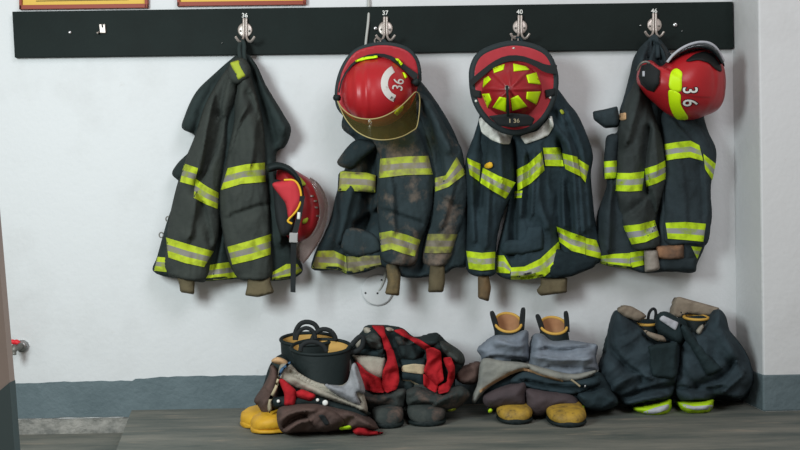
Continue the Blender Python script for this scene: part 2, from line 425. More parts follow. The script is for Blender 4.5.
# painted band along the foot of the wall, ragged upper edge
top = [(-455, 398), (-60, 386), (20, 383.5), (45, 383), (60, 382), (90, 381.5), (132, 381), (135, 379), (160, 377), (200, 376), (270, 375), (340, 375), (480, 375), (600, 375), (700, 374.5), (745, 374.5)]
tv = []
for x, y in resample(top, 4, False): tv.append(P(x, y+noise.noise((x/9, 1.3, 0))*.9+noise.noise((x/2.5, 7, 0))*.35, .004))
vs = []; fs = []
for v in tv:
    xx = v.x; zb = 0 if xx > e0.x+.005 else P(90, 417, 0).z+noise.noise((xx*14, 3, 0))*.008
    vs += [Vector((xx, -.004, v.z)), Vector((xx, -.004, zb)), Vector((xx, .002, v.z)), Vector((xx, .002, zb))]
for i in range(len(tv)-1):
    a = 4*i; b = a+4; fs += [[a, b, b+1, a+1], [a, a+2, b+2, b], [a+1, b+1, b+3, a+3]]
struct(mk('baseboard_back', vs, fs, M['band'], smooth=False))
struct(box('trim_1', (XL, -.012, LOWZ-.01), (e0.x+.002, .01, P(90, 418, 0).z), M['rough']))
zt = P(785, 374.3, PD).z
struct(box('baseboard_right', (XC-.003, -PD-.003, 0), (XR, .05, zt), M['band'], bev=.005))
# left: end of a nearer partition, taupe over dark green, leaning a little
dl = 2.35
def lslab(name, pts, m, dd): return struct(quadbox(name, [(x-5, y) for x, y in pts], dl-.012, dl+dd, m))
yb = 225+(CAM.z-LOWZ)/(DIST-dl)*F_PX
xb = 21+(yb-470)*.08
lslab('wall_left', [(-150, -300), (-45, -300), (0, 213), (15, 386), (21, 470), (xb, yb), (-150, yb)], M['taupe'], 0)
lslab('baseboard_left', [(-150, 520), (14.5, 382.5), (21, 470), (xb+.5, yb), (-150, yb)], M['dgreen'], .0015)
# ------------------------------------------------------------------ coat rack
rk = thing('coat_rack', 'long black wooden board with four metal double hooks screwed to the white wall', 'coat rack', P(372, 30, 0))
board = quadbox('board', [(12, 11.5), (733, 1.5), (734, 48.5), (14.5, 57.5)], .001, .022, M['board'], rk, bev=.002)
HK = [((245, 30), '36', 15.5, True), ((385.5, 28.5), '37', 13), ((520, 27), '40', 12), ((654.5, 25), '46', 11)]
for i, (c, s, ty, *_) in enumerate(HK):
    cx, cy = c; d = .022
    k = 24; rg = lambda r, dd: [P(cx+r*math.cos(2*math.pi*j/k), cy+r*math.sin(2*math.pi*j/k), dd) for j in range(k)]
    hk = loft('hook', [rg(7.4, d-.002), rg(7.2, d+.004), rg(6.6, d+.006), rg(4.5, d+.007)], M['metal'], rk, angle=40)
    for sx in (-1, 1):
        x = cx+sx*1.3
        ptube('prong', [(x, cy-11.5), (x, cy-5), (x, cy+4), (x+sx*.3, cy+8), (x+sx*2.2, cy+11.5), (x+sx*5, cy+11.5), (x+sx*8.3, cy+6.5)], [d+.008, d+.010, d+.010, d+.014, d+.032, d+.05, d+.058], .0042, M['metal'], hk.o, n=8)
        tube('screw', [P(cx+sx*4.4, cy+1, d+.005), P(cx+sx*4.4, cy+1, d+.009)], .0036, M['grey'], hk.o, sm=0)
    text('hook_number', s, (cx-.3, ty), 6.2, .02, board, M['white'], rk, off=.0015, fat=.015)
for x, y, r in ((70, 32.5, .006), (375.4, 28.5, .007), (675, 25, .008), (222, 43, .002), (640.5, 25.5, .0035), (682, 31, .002), (482, 12, .0)):
    if r: tube('screw', [P(x, y, .02), P(x, y, .026), P(x, y, .028)], [r, r, r*.6], M['steel'], rk, sm=0)
lt = quadbox('hook_stub', [(98.8, 24), (105, 24), (105.6, 33), (99.8, 33)], .02, .032, M['metal'], rk, bev=.002)
quadbox('slot', [(101.4, 24.5), (103, 24.5), (103.2, 27.5), (101.6, 27.5)], .03, .0335, M['black'], lt.o)
ptube('broken_prong', [(99, 32), (97.6, 33.5), (97.4, 32.4)], [.025, .035, .04], .003, M['metal'], lt.o)
for nm, x0, x1, yb, lab in (('picture_frame', 19, 147.5, 9.2, 'red-brown picture frame with yellow mount above the left end of the black board'),
                            ('picture_frame', 177, 306, 6, 'red-brown picture frame hanging above the leftmost metal hook')):
    pf = thing(nm, lab, 'picture', P((x0+x1)/2, yb-30, 0), 'framed pictures above the board')
    t = -62
    for q in ([(x0, yb-4.2), (x1, yb-5.7), (x1, yb-1.6), (x0, yb)], [(x0, t), (x1, t), (x1, t+4), (x0, t+4)],
              [(x0, t), (x0+2.6, t), (x0+2.6, yb), (x0, yb)], [(x1-3, t), (x1, t), (x1, yb-1.6), (x1-3, yb-1.6)]):
        quadbox('frame_bar', q, .001, .02, M['frame'], pf, bev=.001)
    mt = quadbox('mount', [(x0+1, t+1), (x1-1, t+1), (x1-1, yb-3), (x0+1, yb-2)], .002, .01, M['mount'], pf)
    quadbox('inner_line', [(x0+17, yb-8.6), (x1-19, yb-10), (x1-19, yb-9.3), (x0+17, yb-7.9)], .008, .012, M['line'], mt.o)

# ------------------------------------------------------------------ cable, junction box, tap
tag(ptube('electrical_cable', [(368.5, -60), (368.8, 5), (368.6, 20), (366, 40), (365, 55), (366, 100), (372, 180), (384, 235), (385.5, 262), (385, 278), (381, 288), (377, 293)], [.006, .006, .028, .03, .02, .008, .006, .006, .008, .012, .01, .004], .0045, M['cable'], None),
    'thin grey cable running down the wall behind the helmet with amber visor', 'cable')
jb = thing('junction_box', 'round white junction box cover on the wall under the dusty coat', 'junction box', P(377, 290, 0))
rg = lambda r, dd: [P(377.5+r*math.cos(2*math.pi*j/40), 290+r*math.sin(2*math.pi*j/40), dd) for j in range(40)]
cv = loft('cover', [rg(16, .001), rg(15.8, .006), rg(14.6, .010), rg(13.4, .0105)], M['wall'], jb, angle=30)
for x, y in ((365.5, 293), (377.5, 293.2), (381.5, 280)):
    tube('screw_hole', [P(x, y, .008), P(x, y, .0115)], .0034, M['black'], cv.o, sm=0)
tp = thing('wall_tap', 'small wall tap with a bright red handle low on the left wall', 'tap', P(19, 346, 0))
bd = ptube('body', [(22, 346.5), (18, 346.5), (14.5, 347), (14, 350), (14, 355)], [0, .04, .07, .075, .078], [.012, .012, .011, .008, .007], M['grey'], tp)
ptube('flange', [(22.5, 346), (22, 346)], [.0, .012], .021, M['steel'], tp, sm=0)
ptube('spindle', [(15, 346), (15, 342)], .07, .005, M['steel'], tp, sm=0)
ptube('handle', [(9, 342.5), (12, 341.5), (15, 342.5), (17, 341.5), (18.5, 343.5)], .072, .008, M['tapred'], tp)

# ------------------------------------------------------------------ coats
A = crop(140, 45, 4.444); Bc = crop(140, 140, 4.444); C = crop(140, 205, 4.444)
D = crop(310, 40, 4.444); E = crop(310, 125, 4.444); Fq = crop(310, 210, 4.444)
G = crop(450, 110, 4.444); H = crop(450, 200, 4.444)
I = crop(580, 30, 4.444); J = crop(580, 120, 4.444); K = crop(580, 190, 4.444)
GC = 'firefighter coats on the hooks'
def cuff(name, pts, d0, m, parent, T=.022): return pillow(name, pts, d0, T, m, parent, Tb=.022, edge=8, A=.0025, L=3, hem=True, res=1.8, sm=1, el=6)

# coat 1
c1 = thing('firefighter_coat', 'charcoal firefighter coat hung on the leftmost hook, folded into a point at the top', 'coat', P(240, 275, .05), GC)
body1 = pillow('body', [(237, 55), (247, 54), (256, 64), (266, 85), (284, 115), (291, 129), (285, 147), (277, 152), (280, 190), (287, 235), (303, 270), (296, 277), (273, 281), (237, 279), (200, 281), (153, 271), (157, 257), (168, 218), (180, 184), (172, 174), (177, 164), (194, 146), (195, 136), (182, 128), (185, 115), (196, 92), (214, 74), (230, 60)],
               .055, .05, M['c1d'], c1, Tb=.05, edge=12, A=.006, L=16, hem=True,
               folds=[([(247, 58), (262, 95), (275, 140)], 5, -.014), ([(226, 70), (205, 100), (197, 130)], 5, -.012), ([(262, 70), (285, 128)], 6, .01), ([(276, 165), (281, 240)], 5, .012), ([(245, 190), (240, 270)], 12, -.03), ([(220, 230), (214, 270)], 6, -.015)])
sl1 = pillow('sleeve', [(223, 74), (233, 62), (240, 70), (236, 100), (229, 120), (227, 150), (220, 190), (219, 235), (211, 260), (206, 281), (196, 282), (178, 279), (165, 272), (166, 240), (172, 205), (183, 165), (194, 138), (205, 105), (214, 88)],
             .085, .06, M['c1'], c1, Tb=.03, edge=15, A=.007, L=13, hem=True,
             folds=[([(213, 95), (206, 130), (200, 170)], 6, .014), ([(222, 118), (216, 150), (196, 190)], 5, -.012), ([(196, 200), (190, 235)], 7, .01), ([(228, 75), (218, 115)], 4, -.01), ([(204, 205), (211, 240)], 4, -.008)])
sr1 = pillow('sleeve', [(238, 68), (248, 72), (256, 92), (262, 115), (265, 140), (266, 162), (270, 200), (271.5, 240), (271, 278), (250, 281), (239, 279), (229, 262), (222, 228), (219.5, 192), (228, 150), (234, 118), (233, 95)],
             .10, .06, M['c1'], c1, Tb=.03, edge=16, A=.007, L=14, hem=True,
             folds=[([(238, 80), (235, 105), (232, 125)], 4, -.014), ([(247, 108), (238, 122), (230, 150)], 4, .012), ([(250, 95), (262, 135)], 5, -.008), ([(232, 215), (262, 205)], 5, -.007), ([(256, 120), (252, 160)], 8, .008)])
pillow('collar', A((395, 95), (425, 60), (460, 60), (490, 100), (480, 150), (430, 175), (395, 150)), .135, .03, M['c1'], c1, Tb=.02, edge=7, A=.004, L=8)
ct = pillow('collar_tag', A((398, 78), (440, 66), (472, 138), (436, 158)), .163, .006, M['limed'], c1, Tb=.006, edge=3, A=.002, L=6, sm=1)
ptube('hanging_loop', [(241, 62), (239, 50), (240, 43), (242.5, 40), (244.5, 45), (244, 54), (245, 62)], [.11, .07, .06, .055, .06, .08, .11], .007, M['c1d'], c1)
S1 = [(Bc((195, 104), (258, 125)), Bc((178, 186), (240, 203)), sl1), (Bc((247, 172), (300, 208), (352, 236)), Bc((238, 256), (290, 285), (345, 306)), sl1),
      (Bc((390, 125), (470, 108), (555, 100)), Bc((358, 223), (450, 195), (558, 186)), sr1), (C((115, 144), (220, 176), (328, 206)), C((126, 233), (200, 258), (285, 276)), sl1),
      (C((388, 186), (490, 158), (584, 128)), C((410, 265), (500, 245), (580, 220)), sr1),
      (C((300, 268), (360, 258), (425, 250)), C((265, 338), (350, 332), (435, 320)), body1), (C((78, 230), (116, 234)), C((62, 292), (118, 298)), body1), (C((590, 298), (650, 262), (700, 262)), C((585, 335), (670, 325), (720, 292)), body1)]
for t, b, tg in S1: strip('reflective_stripe', t, b, tg, M['s1'], c1)
cuff('knit_cuff', C((163, 318), (244, 322), (241, 398), (205, 392), (178, 388), (176, 360)), .105, M['knit1'], c1)
cuff('knit_cuff', C((478, 320), (580, 318), (580, 345), (598, 390), (525, 410), (466, 402), (476, 360)), .12, M['knit1'], c1)
for x, y in ((161.3, 235), (168, 219)): tube('ring', [P(x+2.2*math.cos(a), y+2.6*math.sin(a), .06) for a in np.linspace(0, 6.28, 12)[:-1]], .0022, M['grey'], c1, closed=True)

# coat 2
c2 = thing('firefighter_coat', 'slate firefighter coat with brown dust stains hanging under the amber-visored helmet', 'coat', P(390, 270, .05), GC)
body2 = pillow('body', [(345, 75), (380, 50), (415, 75), (445, 115), (460, 147), (464, 175), (468, 220), (467, 266), (454, 268), (445, 274), (427, 277), (411, 278), (400, 276), (382, 267), (366, 272), (347, 274.5), (339, 270.5), (312, 269), (314, 255), (323, 236), (330, 220), (336, 195), (345, 168), (356, 142), (342, 128), (344, 110)],
               .055, .05, M['c2d'], c2, Tb=.05, edge=13, A=.006, L=16, hem=True,
               folds=[([(374, 150), (372, 200), (362, 245)], 7, -.025), ([(352, 190), (340, 240)], 8, .01), ([(346, 258), (345, 272)], 3, -.01), ([(430, 190), (422, 270)], 6, -.02), ([(357, 225), (380, 210)], 8, -.02)])
sl2 = pillow('sleeve', [(372, 110), (400, 104), (414, 120), (424, 142), (430, 160), (433.5, 178), (432.5, 205), (428, 225), (420, 243), (415, 264), (398, 266), (382, 260), (379, 235), (377, 200), (378, 178), (380, 158), (372, 140)],
              .10, .055, M['c2'], c2, Tb=.03, edge=17, A=.006, L=15, hem=True, folds=[([(400, 120), (420, 135)], 6, .01), ([(392, 185), (394, 230)], 8, .008), ([(385, 210), (420, 222)], 4, -.006), ([(408, 240), (414, 262)], 4, -.006)])
sr2 = pillow('sleeve', [(404, 88), (426, 95), (440, 115), (452, 135), (461, 147), (466, 172), (470, 185), (467, 205), (463, 225), (457, 240), (453, 255), (446, 266), (424, 264), (425, 240), (430, 222), (432, 200), (433, 180), (430, 155), (420, 125)],
              .085, .055, M['c2'], c2, Tb=.03, edge=15, A=.007, L=12, hem=True, ang=.35,
              folds=[([(420, 100), (440, 150), (443, 178)], 5, -.012), ([(432, 105), (450, 148)], 5, .012), ([(443, 112), (458, 150)], 3, -.008), ([(447, 200), (462, 210)], 4, -.006), ([(455, 180), (442, 225)], 6, .008)])
fl = pillow('flap', E((120, 168), (135, 138), (200, 68), (250, 66), (296, 90), (232, 152), (182, 192), (138, 186)), .115, .02, M['c2d'], c2, Tb=.02, edge=7, A=.003, L=14, ang=.8)
pk = pillow('pocket', E((126, 215), (150, 200), (288, 222), (292, 300), (245, 300), (150, 300), (122, 296)), .10, .022, M['c2d'], c2, Tb=.02, edge=6, A=.003, L=12, sm=1)
pk2 = pillow('pocket', Fq((112, 95), (190, 78), (300, 120), (318, 180), (250, 205), (200, 212), (136, 172)), .098, .022, M['c2'], c2, Tb=.02, edge=7, A=.004, L=12)
S2 = [(E((312, 150), (420, 140), (526, 137)), E((305, 236), (425, 222), (546, 220)), sl2, 's2'), (Fq((307, 102), (362, 92), (430, 110), (492, 134)), Fq((317, 186), (362, 174), (420, 195), (466, 206)), sl2, 's2'),
      (E((555, 235), (602, 224), (652, 142)), E((556, 296), (615, 275), (694, 215)), sr2, 's2'), (Fq((524, 106), (590, 106), (660, 108)), Fq((508, 190), (560, 192), (626, 190)), sr2, 's2d'),
      (E((134, 206), (150, 206), (252, 212), (292, 224)), E((126, 294), (148, 292), (246, 296), (290, 300)), pk, 's2'),
      (Fq((32, 182), (105, 180)), Fq((8, 258), (130, 266)), body2, 's2'), (Fq((105, 180), (160, 206)), Fq((130, 266), (166, 285)), body2, 's2'), (Fq((162, 206), (310, 202)), Fq((168, 285), (318, 250)), body2, 's2d')]
for t, b, tg, mm in S2: strip('reflective_stripe', t, b, tg, M[mm], c2)
cuff('knit_cuff', Fq((338, 240), (388, 238), (404, 290), (396, 382), (360, 378), (332, 374), (345, 320)), .115, M['knit2'], c2)
cuff('knit_cuff', Fq((532, 238), (598, 242), (600, 320), (592, 366), (524, 366), (528, 300)), .105, M['knit1'], c2)
ptube('hanging_loop', [(379, 60), (380, 46), (383, 40), (386, 42), (385, 60)], [.06, .06, .058, .062, .07], .006, M['c2d'], c2)

# coat 3
c3 = thing('firefighter_coat', 'dark teal firefighter coat with clean white collar ends under the trapezoid-dotted helmet', 'coat', P(535, 275, .05), GC)
body3 = pillow('body', [(485, 100), (512, 60), (545, 75), (570, 105), (576, 112), (585, 130), (593, 155), (591, 173), (593, 200), (596, 225), (604, 258), (590, 267), (567, 277), (551, 279.5), (530, 276), (512, 280), (496, 273), (496, 255), (508, 190), (490, 170), (475, 150), (478, 122)],
               .06, .055, M['c3'], c3, Tb=.05, edge=13, A=.008, L=13, hem=True,
               folds=[([(513, 140), (516, 165), (515, 250)], 5, -.022), ([(541, 150), (538, 200), (548, 225)], 6, .012), ([(562, 145), (560, 200), (560, 232)], 5, -.014), ([(552, 120), (578, 158), (584, 230)], 6, .012), ([(545, 112), (562, 150)], 4, -.01), ([(530, 160), (528, 215)], 4, -.008), ([(560, 236), (562, 262)], 3, -.014), ([(570, 185), (573, 235)], 5, -.01), ([(548, 114), (560, 150), (565, 225)], 4, .010), ([(560, 110), (573, 150), (578, 235)], 4, .010), ([(568, 112), (585, 150), (592, 225)], 4, .010), ([(525, 150), (521, 215)], 3, .008), ([(535, 150), (532, 215)], 3, .008)])
sl3 = pillow('sleeve', [(482, 118), (496, 128), (511, 140), (514, 165), (513, 190), (507, 205), (500, 225), (496, 250), (495, 274), (480, 277), (468, 272), (465.5, 260), (466, 250), (467, 210), (465, 185), (466, 158), (473, 138)],
              .09, .05, M['c3'], c3, Tb=.03, edge=14, A=.007, L=14, hem=True, folds=[([(487, 130), (483, 170), (480, 205)], 6, -.014), ([(500, 138), (503, 185)], 5, .012), ([(472, 165), (474, 240)], 5, .008), ([(490, 180), (487, 245)], 4, .008)])
wl = patch('white_collar', G((126, 40), (145, 30), (205, 90), (280, 108), (266, 152), (232, 152), (185, 134), (140, 100)), [sl3, body3], M['wcol'], c3, off=.008, bulge=.004, sm=1, res=1.8, label='white collar end')
wr = patch('white_collar', G((312, 116), (390, 92), (452, 22), (462, 70), (438, 112), (398, 130), (334, 152)), [sl3, body3], M['wcol'], c3, off=.008, bulge=.004, sm=1, res=1.8, label='white collar end')
pk = pillow('pocket', H((238, 185), (262, 178), (322, 175), (345, 115), (418, 112), (416, 222), (330, 244), (240, 244), (225, 225)), .115, .018, M['c3'], c3, Tb=.03, edge=5, A=.003, L=14, sm=1)
pillow('lining', H((470, 215), (560, 235), (660, 262), (640, 300), (540, 340), (450, 350), (430, 320)), .105, .02, M['c3d'], c3, Tb=.03, edge=7, A=.004, L=10, ang=1.2, sm=1)
S3 = [(G((75, 212), (136, 240)), G((88, 288), (130, 318)), sl3), (G((146, 256), (215, 292), (292, 322)), G((134, 324), (190, 360), (248, 394)), sl3), (H((72, 226), (140, 235), (202, 230)), H((84, 306), (140, 314), (198, 308)), sl3),
      (G((293, 266), (345, 240), (408, 184)), G((300, 360), (360, 325), (420, 268)), body3), (G((413, 168), (490, 166)), G((424, 248), (506, 250)), body3), (G((498, 192), (566, 208)), G((512, 262), (582, 296)), body3), (G((570, 218), (618, 248)), G((584, 300), (602, 322)), body3),
      (G((284, 362), (322, 358)), G((286, 392), (318, 390)), body3),
      (H((204, 246), (240, 246), (272, 300)), H((198, 320), (240, 325), (266, 326)), body3), (H((270, 300), (330, 296), (400, 262), (484, 184)), H((270, 354), (345, 354), (420, 340), (500, 272)), body3),
      (H((474, 118), (540, 145), (602, 165)), H((486, 186), (540, 226), (602, 242)), body3), (H((602, 168), (650, 178)), H((604, 244), (684, 264)), body3)]
for t, b, tg in S3: strip('reflective_stripe', t, b, [tg, pk] if tg is body3 else tg, M['s3'], c3, off=.007)
cuff('knit_cuff', H((124, 335), (172, 335), (183, 390), (172, 452), (124, 436)), .105, M['knit3'], c3)
cuff('knit_cuff', H((400, 345), (522, 345), (520, 412), (455, 420), (400, 427), (383, 402), (404, 375)), .09, M['knit1'], c3)
patch('clip', G((154, 240), (184, 228), (192, 250), (178, 260), (152, 258)), sl3, M['yel'], c3, off=.012)
patch('tag', G((485, 0), (500, -4), (510, 16), (498, 22)), body3, M['limed'], c3, off=.006)
ptube('hanging_loop', [(508, 66), (508, 48), (514, 38), (523, 38), (522, 66)], [.07, .06, .06, .062, .07], .006, M['c3d'], c3)

# coat 4
c4 = thing('firefighter_coat', 'grey-navy firefighter coat with a sleeve in front, on the rightmost hook', 'coat', P(658, 270, .05), GC)
body4 = pillow('body', [(645, 42), (655, 36), (664, 44), (680, 70), (700, 105), (708, 131), (716, 149), (715.5, 165), (710.5, 183), (712, 217), (709, 233), (703, 251), (697, 264), (695, 272), (670, 271.5), (643, 273), (631, 269.5), (600, 262.5), (597, 250), (597, 215), (600, 205), (607, 183), (604, 172), (605, 150), (607, 136), (617, 132), (620, 109), (623, 100), (629.5, 75), (634, 57)],
               .055, .055, M['c4d'], c4, Tb=.05, edge=13, A=.006, L=16, hem=True,
               folds=[([(652, 45), (640, 80), (634, 120)], 4, -.012), ([(658, 46), (668, 90), (664, 140)], 5, -.016), ([(648, 48), (632, 95)], 4, .012), ([(663, 150), (657, 220), (655, 260)], 6, -.025), ([(611, 185), (608, 250)], 6, .012)])
pillow('hem_fold', K((330, 300), (420, 290), (520, 300), (516, 362), (400, 364), (320, 360)), .098, .02, M['c4d'], c4, Tb=.03, edge=6, A=.003, L=14, sm=1)
sl4 = pillow('sleeve', [(640, 70), (648, 90), (655, 115), (662, 135), (666, 160), (666.5, 180), (660, 205), (656, 222), (661, 240), (659, 247), (640, 251), (633, 249), (625, 232), (620, 215), (615.5, 192), (616, 168), (617, 135), (622, 110), (630, 88)],
              .095, .06, M['c4'], c4, Tb=.03, edge=15, A=.006, L=14, hem=True,
              folds=[([(650, 130), (645, 165), (648, 190)], 4, -.016), ([(640, 95), (628, 140)], 7, .010), ([(650, 192), (656, 215), (650, 230)], 5, -.012), ([(640, 205), (622, 218)], 5, -.008), ([(655, 125), (658, 170)], 4, .008)])
fp4 = pillow('front_panel', [(664, 110), (690, 116), (703, 128), (710, 142), (715, 160), (711, 185), (711, 220), (706, 245), (690, 245), (665, 244), (663, 215), (664, 160)],
             .095, .035, M['c4d'], c4, Tb=.03, edge=11, A=.005, L=18, hem=True, folds=[([(701, 165), (704, 215)], 4, -.005), ([(682, 165), (686, 220)], 6, .005), ([(672, 120), (690, 140)], 4, .005)])
tab = pillow('sleeve_tab', I((56, 362), (110, 352), (166, 338), (178, 400), (170, 432), (110, 437), (60, 398)), .10, .025, M['c4d'], c4, Tb=.025, edge=7, A=.003, L=10, sm=1)
pkt = pillow('sleeve_pocket', J((106, 182), (112, 120), (130, 66), (175, 66), (168, 180), (162, 262), (110, 262)), .10, .03, M['c4d'], c4, Tb=.03, edge=8, A=.003, L=10)
patch('badge', I((172, 372), (205, 366), (205, 400), (174, 402)), [sl4, body4], M['tape'], c4, off=.006)
S4 = [(J((160, 235), (225, 236), (287, 228)), J((157, 315), (220, 318), (276, 314)), sl4), (J((288, 216), (340, 200), (381, 178)), J((294, 297), (340, 282), (384, 260)), sl4), (J((106, 184), (166, 180)), J((110, 262), (162, 258)), pkt),
      (J((372, 108), (430, 98), (492, 92), (530, 112)), J((384, 180), (430, 172), (490, 166), (548, 182)), fp4), (J((548, 150), (604, 195)), J((556, 218), (588, 268)), [fp4, body4]),
      (K((380, 146), (470, 142), (560, 150)), K((390, 216), (470, 222), (548, 230)), fp4), (K((188, 160), (265, 152), (332, 134)), K((230, 242), (290, 232), (352, 204)), sl4),
      (K((88, 294), (150, 284), (222, 280)), K((92, 328), (150, 340), (226, 352)), body4), (K((222, 278), (288, 268)), K((228, 346), (288, 332)), body4), (K((494, 250), (542, 254)), K((518, 300), (522, 306)), body4)]
for t, b, tg in S4: strip('reflective_stripe', t, b, tg, M['s4'], c4)
cuff('knit_cuff', K((334, 250), (462, 240), (462, 306), (400, 312), (340, 304)), .112, M['knit4'], c4)
cuff('knit_cuff', K((284, 262), (344, 268), (356, 352), (325, 362), (288, 366)), .125, M['knit4g'], c4)
ptube('hanging_loop', [(650, 58), (649, 42), (653, 36), (657, 38), (658, 58)], [.09, .065, .06, .062, .09], .008, M['c4d'], c4)

# ------------------------------------------------------------------ helmets
GH = 'red firefighter helmets'
def ell(cx, cy, rx, ry, n=48, rot=0):
    c, s = math.cos(rot), math.sin(rot)
    return [(cx+rx*math.cos(2*math.pi*k/n)*c-ry*math.sin(2*math.pi*k/n)*s, cy+rx*math.cos(2*math.pi*k/n)*s+ry*math.sin(2*math.pi*k/n)*c) for k in range(n)]
def dome(name, cx, cy, rx, ry, d0, Hh, m, parent, extra=None, back=.01, p=2, **kw):
    def fr(u, v):
        r2 = ((u-cx)/rx)**2+((v-cy)/ry)**2; r = min(1, r2)
        return d0+Hh*math.sqrt(max(0, 1-r))+(extra(u, v, r) if extra else 0)*(1 if r < .98 else 0)
    return blob(name, ell(cx, cy, rx*.999, ry*.999), fr, lambda u, v: d0 if ((u-cx)/rx)**2+((v-cy)/ry)**2 > .985 else d0-back, m, parent, res=1.6, sm=0, **kw)
# helmet 1: hangs behind the charcoal coat
h1 = thing('firefighter_helmet', 'red helmet with yellow-piped liner and dangling black strap beside the charcoal coat', 'helmet', P(298, 240, .1), GH)
sh1 = pillow('shell', [(278, 169), (288, 167), (300, 173), (312, 181), (320, 191), (325, 205), (323, 219), (317, 232), (306, 241), (294, 242), (284, 232), (280, 212), (277, 190)], .10, .085, M['reddk'], h1, Tb=.07, edge=28, A=0, res=1.8, folds=[([(303, 182), (312, 200), (310, 225)], 2.5, -.002)])
pillow('brim', [(266, 166), (275, 162), (290, 166), (299, 176), (303.5, 190), (303, 204), (299.5, 200), (299, 188), (293, 177), (281, 170), (268, 172)], .175, .03, M['rub'], h1, Tb=.03, edge=4, A=0, res=1.6)
lin1 = pillow('inner_padding', [(274, 180), (284, 182), (294, 192), (296, 210), (292, 232), (282, 236), (277, 225), (274, 200)], .165, .02, M['blk'], h1, Tb=.03, edge=6, A=.003, L=8, res=1.8)
fl1 = pillow('liner_flap', Bc((588, 195), (640, 180), (685, 176), (712, 215), (718, 262), (700, 310), (662, 350), (652, 305), (645, 280), (615, 240)), .207, .018, M['flapred'], h1, Tb=.01, edge=8, A=.002, L=12, res=1.6)
ptube('piping', Bc((640, 178), (688, 176), (712, 212), (718, 262), (702, 310), (662, 350), (655, 362), (676, 372)), .215, .0035, M['yel'], h1)
def v1(u, v): return .135+.06*(1-min(1, ((u-312)/22)**2))+.02*math.sin((v-180)/80*3.1)
vis1 = blob('visor', [(310, 178), (319, 184), (326, 198), (328, 212), (324, 230), (315, 248), (304, 262), (297, 258), (298, 244), (310, 236), (319, 218), (318, 200)], v1, lambda u, v: v1(u, v)-.003, M['visor1'], h1, res=2)
ptube('visor_edge', [(310, 178), (319, 184), (326, 198), (328, 212), (324, 230), (315, 248), (303, 263)], [v1(x, y) for x, y in ((310, 178), (319, 184), (326, 198), (328, 212), (324, 230), (315, 248), (303, 263))], .0028, M['visor1'], h1)
for x, y in ((316.5, 207.5), (318, 216), (315.5, 201), (312, 196)): patch('screw', ell(x, y, 1.8, 1.0, 8), [sh1], M['steel'], h1, off=.006, res=.8, sm=0)
patch('reflector', [(298, 175), (303, 180), (307, 185), (301, 186)], [sh1], M['limed'], h1, off=.012)
patch('reflector', [(303, 219), (309, 217), (307, 223), (302, 224)], [sh1], M['limed'], h1, off=.006)
stp = strip('chin_strap', [(300, 196), (297, 215), (291, 236), (290.5, 262), (290.5, 292)], [(305, 196), (302, 215), (297, 236), (296, 262), (295.5, 292.5)], None, M['blk'], h1, depth=lambda u, v: .222-.0004*(v-196)+.004*math.sin(v/9), th=.004, off=0, nv=2)
quadbox('buckle', [(289.5, 232.5), (298, 233), (297.5, 243), (289, 242.5)], .2, .216, M['steel'], stp.o, bev=.002)
patch('strap_label', [(297.5, 212), (300.5, 212.5), (300, 219.5), (297, 219)], [stp], M['white'], stp.o, off=.002, sm=0)

# helmet 2
h2 = thing('firefighter_helmet', 'red helmet with a white arc, number 36 and amber visor, on the second hook', 'helmet', P(378, 130, .16), GH)
o2 = [(337, 104), (337.5, 84), (344, 65), (355, 51), (370, 45.5), (384, 44), (400, 46.5), (410, 51.5), (416.5, 60), (419, 71), (419, 84), (415, 100), (404, 116), (384, 126), (360, 124), (344, 114)]
def br2(u, v): return .165-.0008*(v-80)*(1 if v < 80 else .2)
brim2 = blob('brim', [(378+(x-378)*.97, 85+(y-85)*.97) for x, y in o2], lambda u, v: br2(u, v)+.008, lambda u, v: br2(u, v)-.006, M['redin'], h2)
ptube('brim_edge', o2, [br2(x, y) for x, y in o2], .0085, M['edge'], h2, closed=True, flat=.8)
def ridg(u, v, r):
    return .006*math.exp(-((u-356-(v-90)*.04)/3)**2)+.006*math.exp(-((u-366-(v-90)*.02)/3)**2)+.004*math.exp(-((u-347)/3)**2)
d2 = dome('shell', 377, 91.5, 36, 35, .165, .125, M['red'], h2, ridg)
strip('goggle_strap', [(338, 92), (342, 76), (354, 60), (372, 53), (388, 54), (400, 61), (412, 70), (418, 74)], [(339.5, 93), (343.5, 77), (355.5, 61.5), (372.5, 55.2), (388, 58), (398, 65), (409, 75), (417, 82)], None, M['blk'], h2, depth=lambda u, v: max(depth_on([d2, brim2])(u, v), .19)+.003, off=.005, th=.004, nv=2, smooth_n=1)
for q in ([(355, 60.5), (363, 57.2), (377, 55.3), (378, 57.6), (366, 59.4), (356, 62.3)], [(395, 58.5), (398, 58.5), (403, 63.5), (401, 65.5)], [(402.5, 72), (405, 73), (407.5, 77), (405, 78.5)], [(394, 113), (399, 107), (404, 105.5), (403, 110), (397, 116)]):
    patch('reflector', q, [d2], M['lime'], h2, off=.024 if q[0][1] < 70 else .008, sm=0)
arcp = lambda r, a0, a1, n=16: [(400.3+r*math.cos(a), 83.5+r*1.0*math.sin(a)) for a in np.linspace(a0, a1, n)]
a0, a1 = math.radians(-116), math.radians(-250)
strip('white_arc', arcp(19.5, a0, a1), arcp(12.4, a0, a1), [d2], M['oldwhite'], h2, off=.002, nv=3)
text('helmet_number', '36', (398.6, 84.5), 15, math.radians(80), [d2], M['oldwhite'], h2, off=.003, fat=.006, stretch=.85)
text('helmet_letters', 'F S', (392.8, 98.8), 4.2, math.radians(-28), [d2], M['black'], h2, off=.004, fat=.02)
vt = [(336, 97), (341, 108), (354, 118), (377, 120), (399, 109), (416, 91)]
vb = [(339, 105), (345, 119), (357, 133), (377, 141), (401, 138), (417, 128)]
def dv2(u, v): return .20+.115*(1-min(1, ((u-377)/43)**2))-.0002*(v-120)
vis2 = strip('visor', vt, vb, None, M['visor'], h2, depth=dv2, off=0, th=.003, nv=8, smooth_n=2)
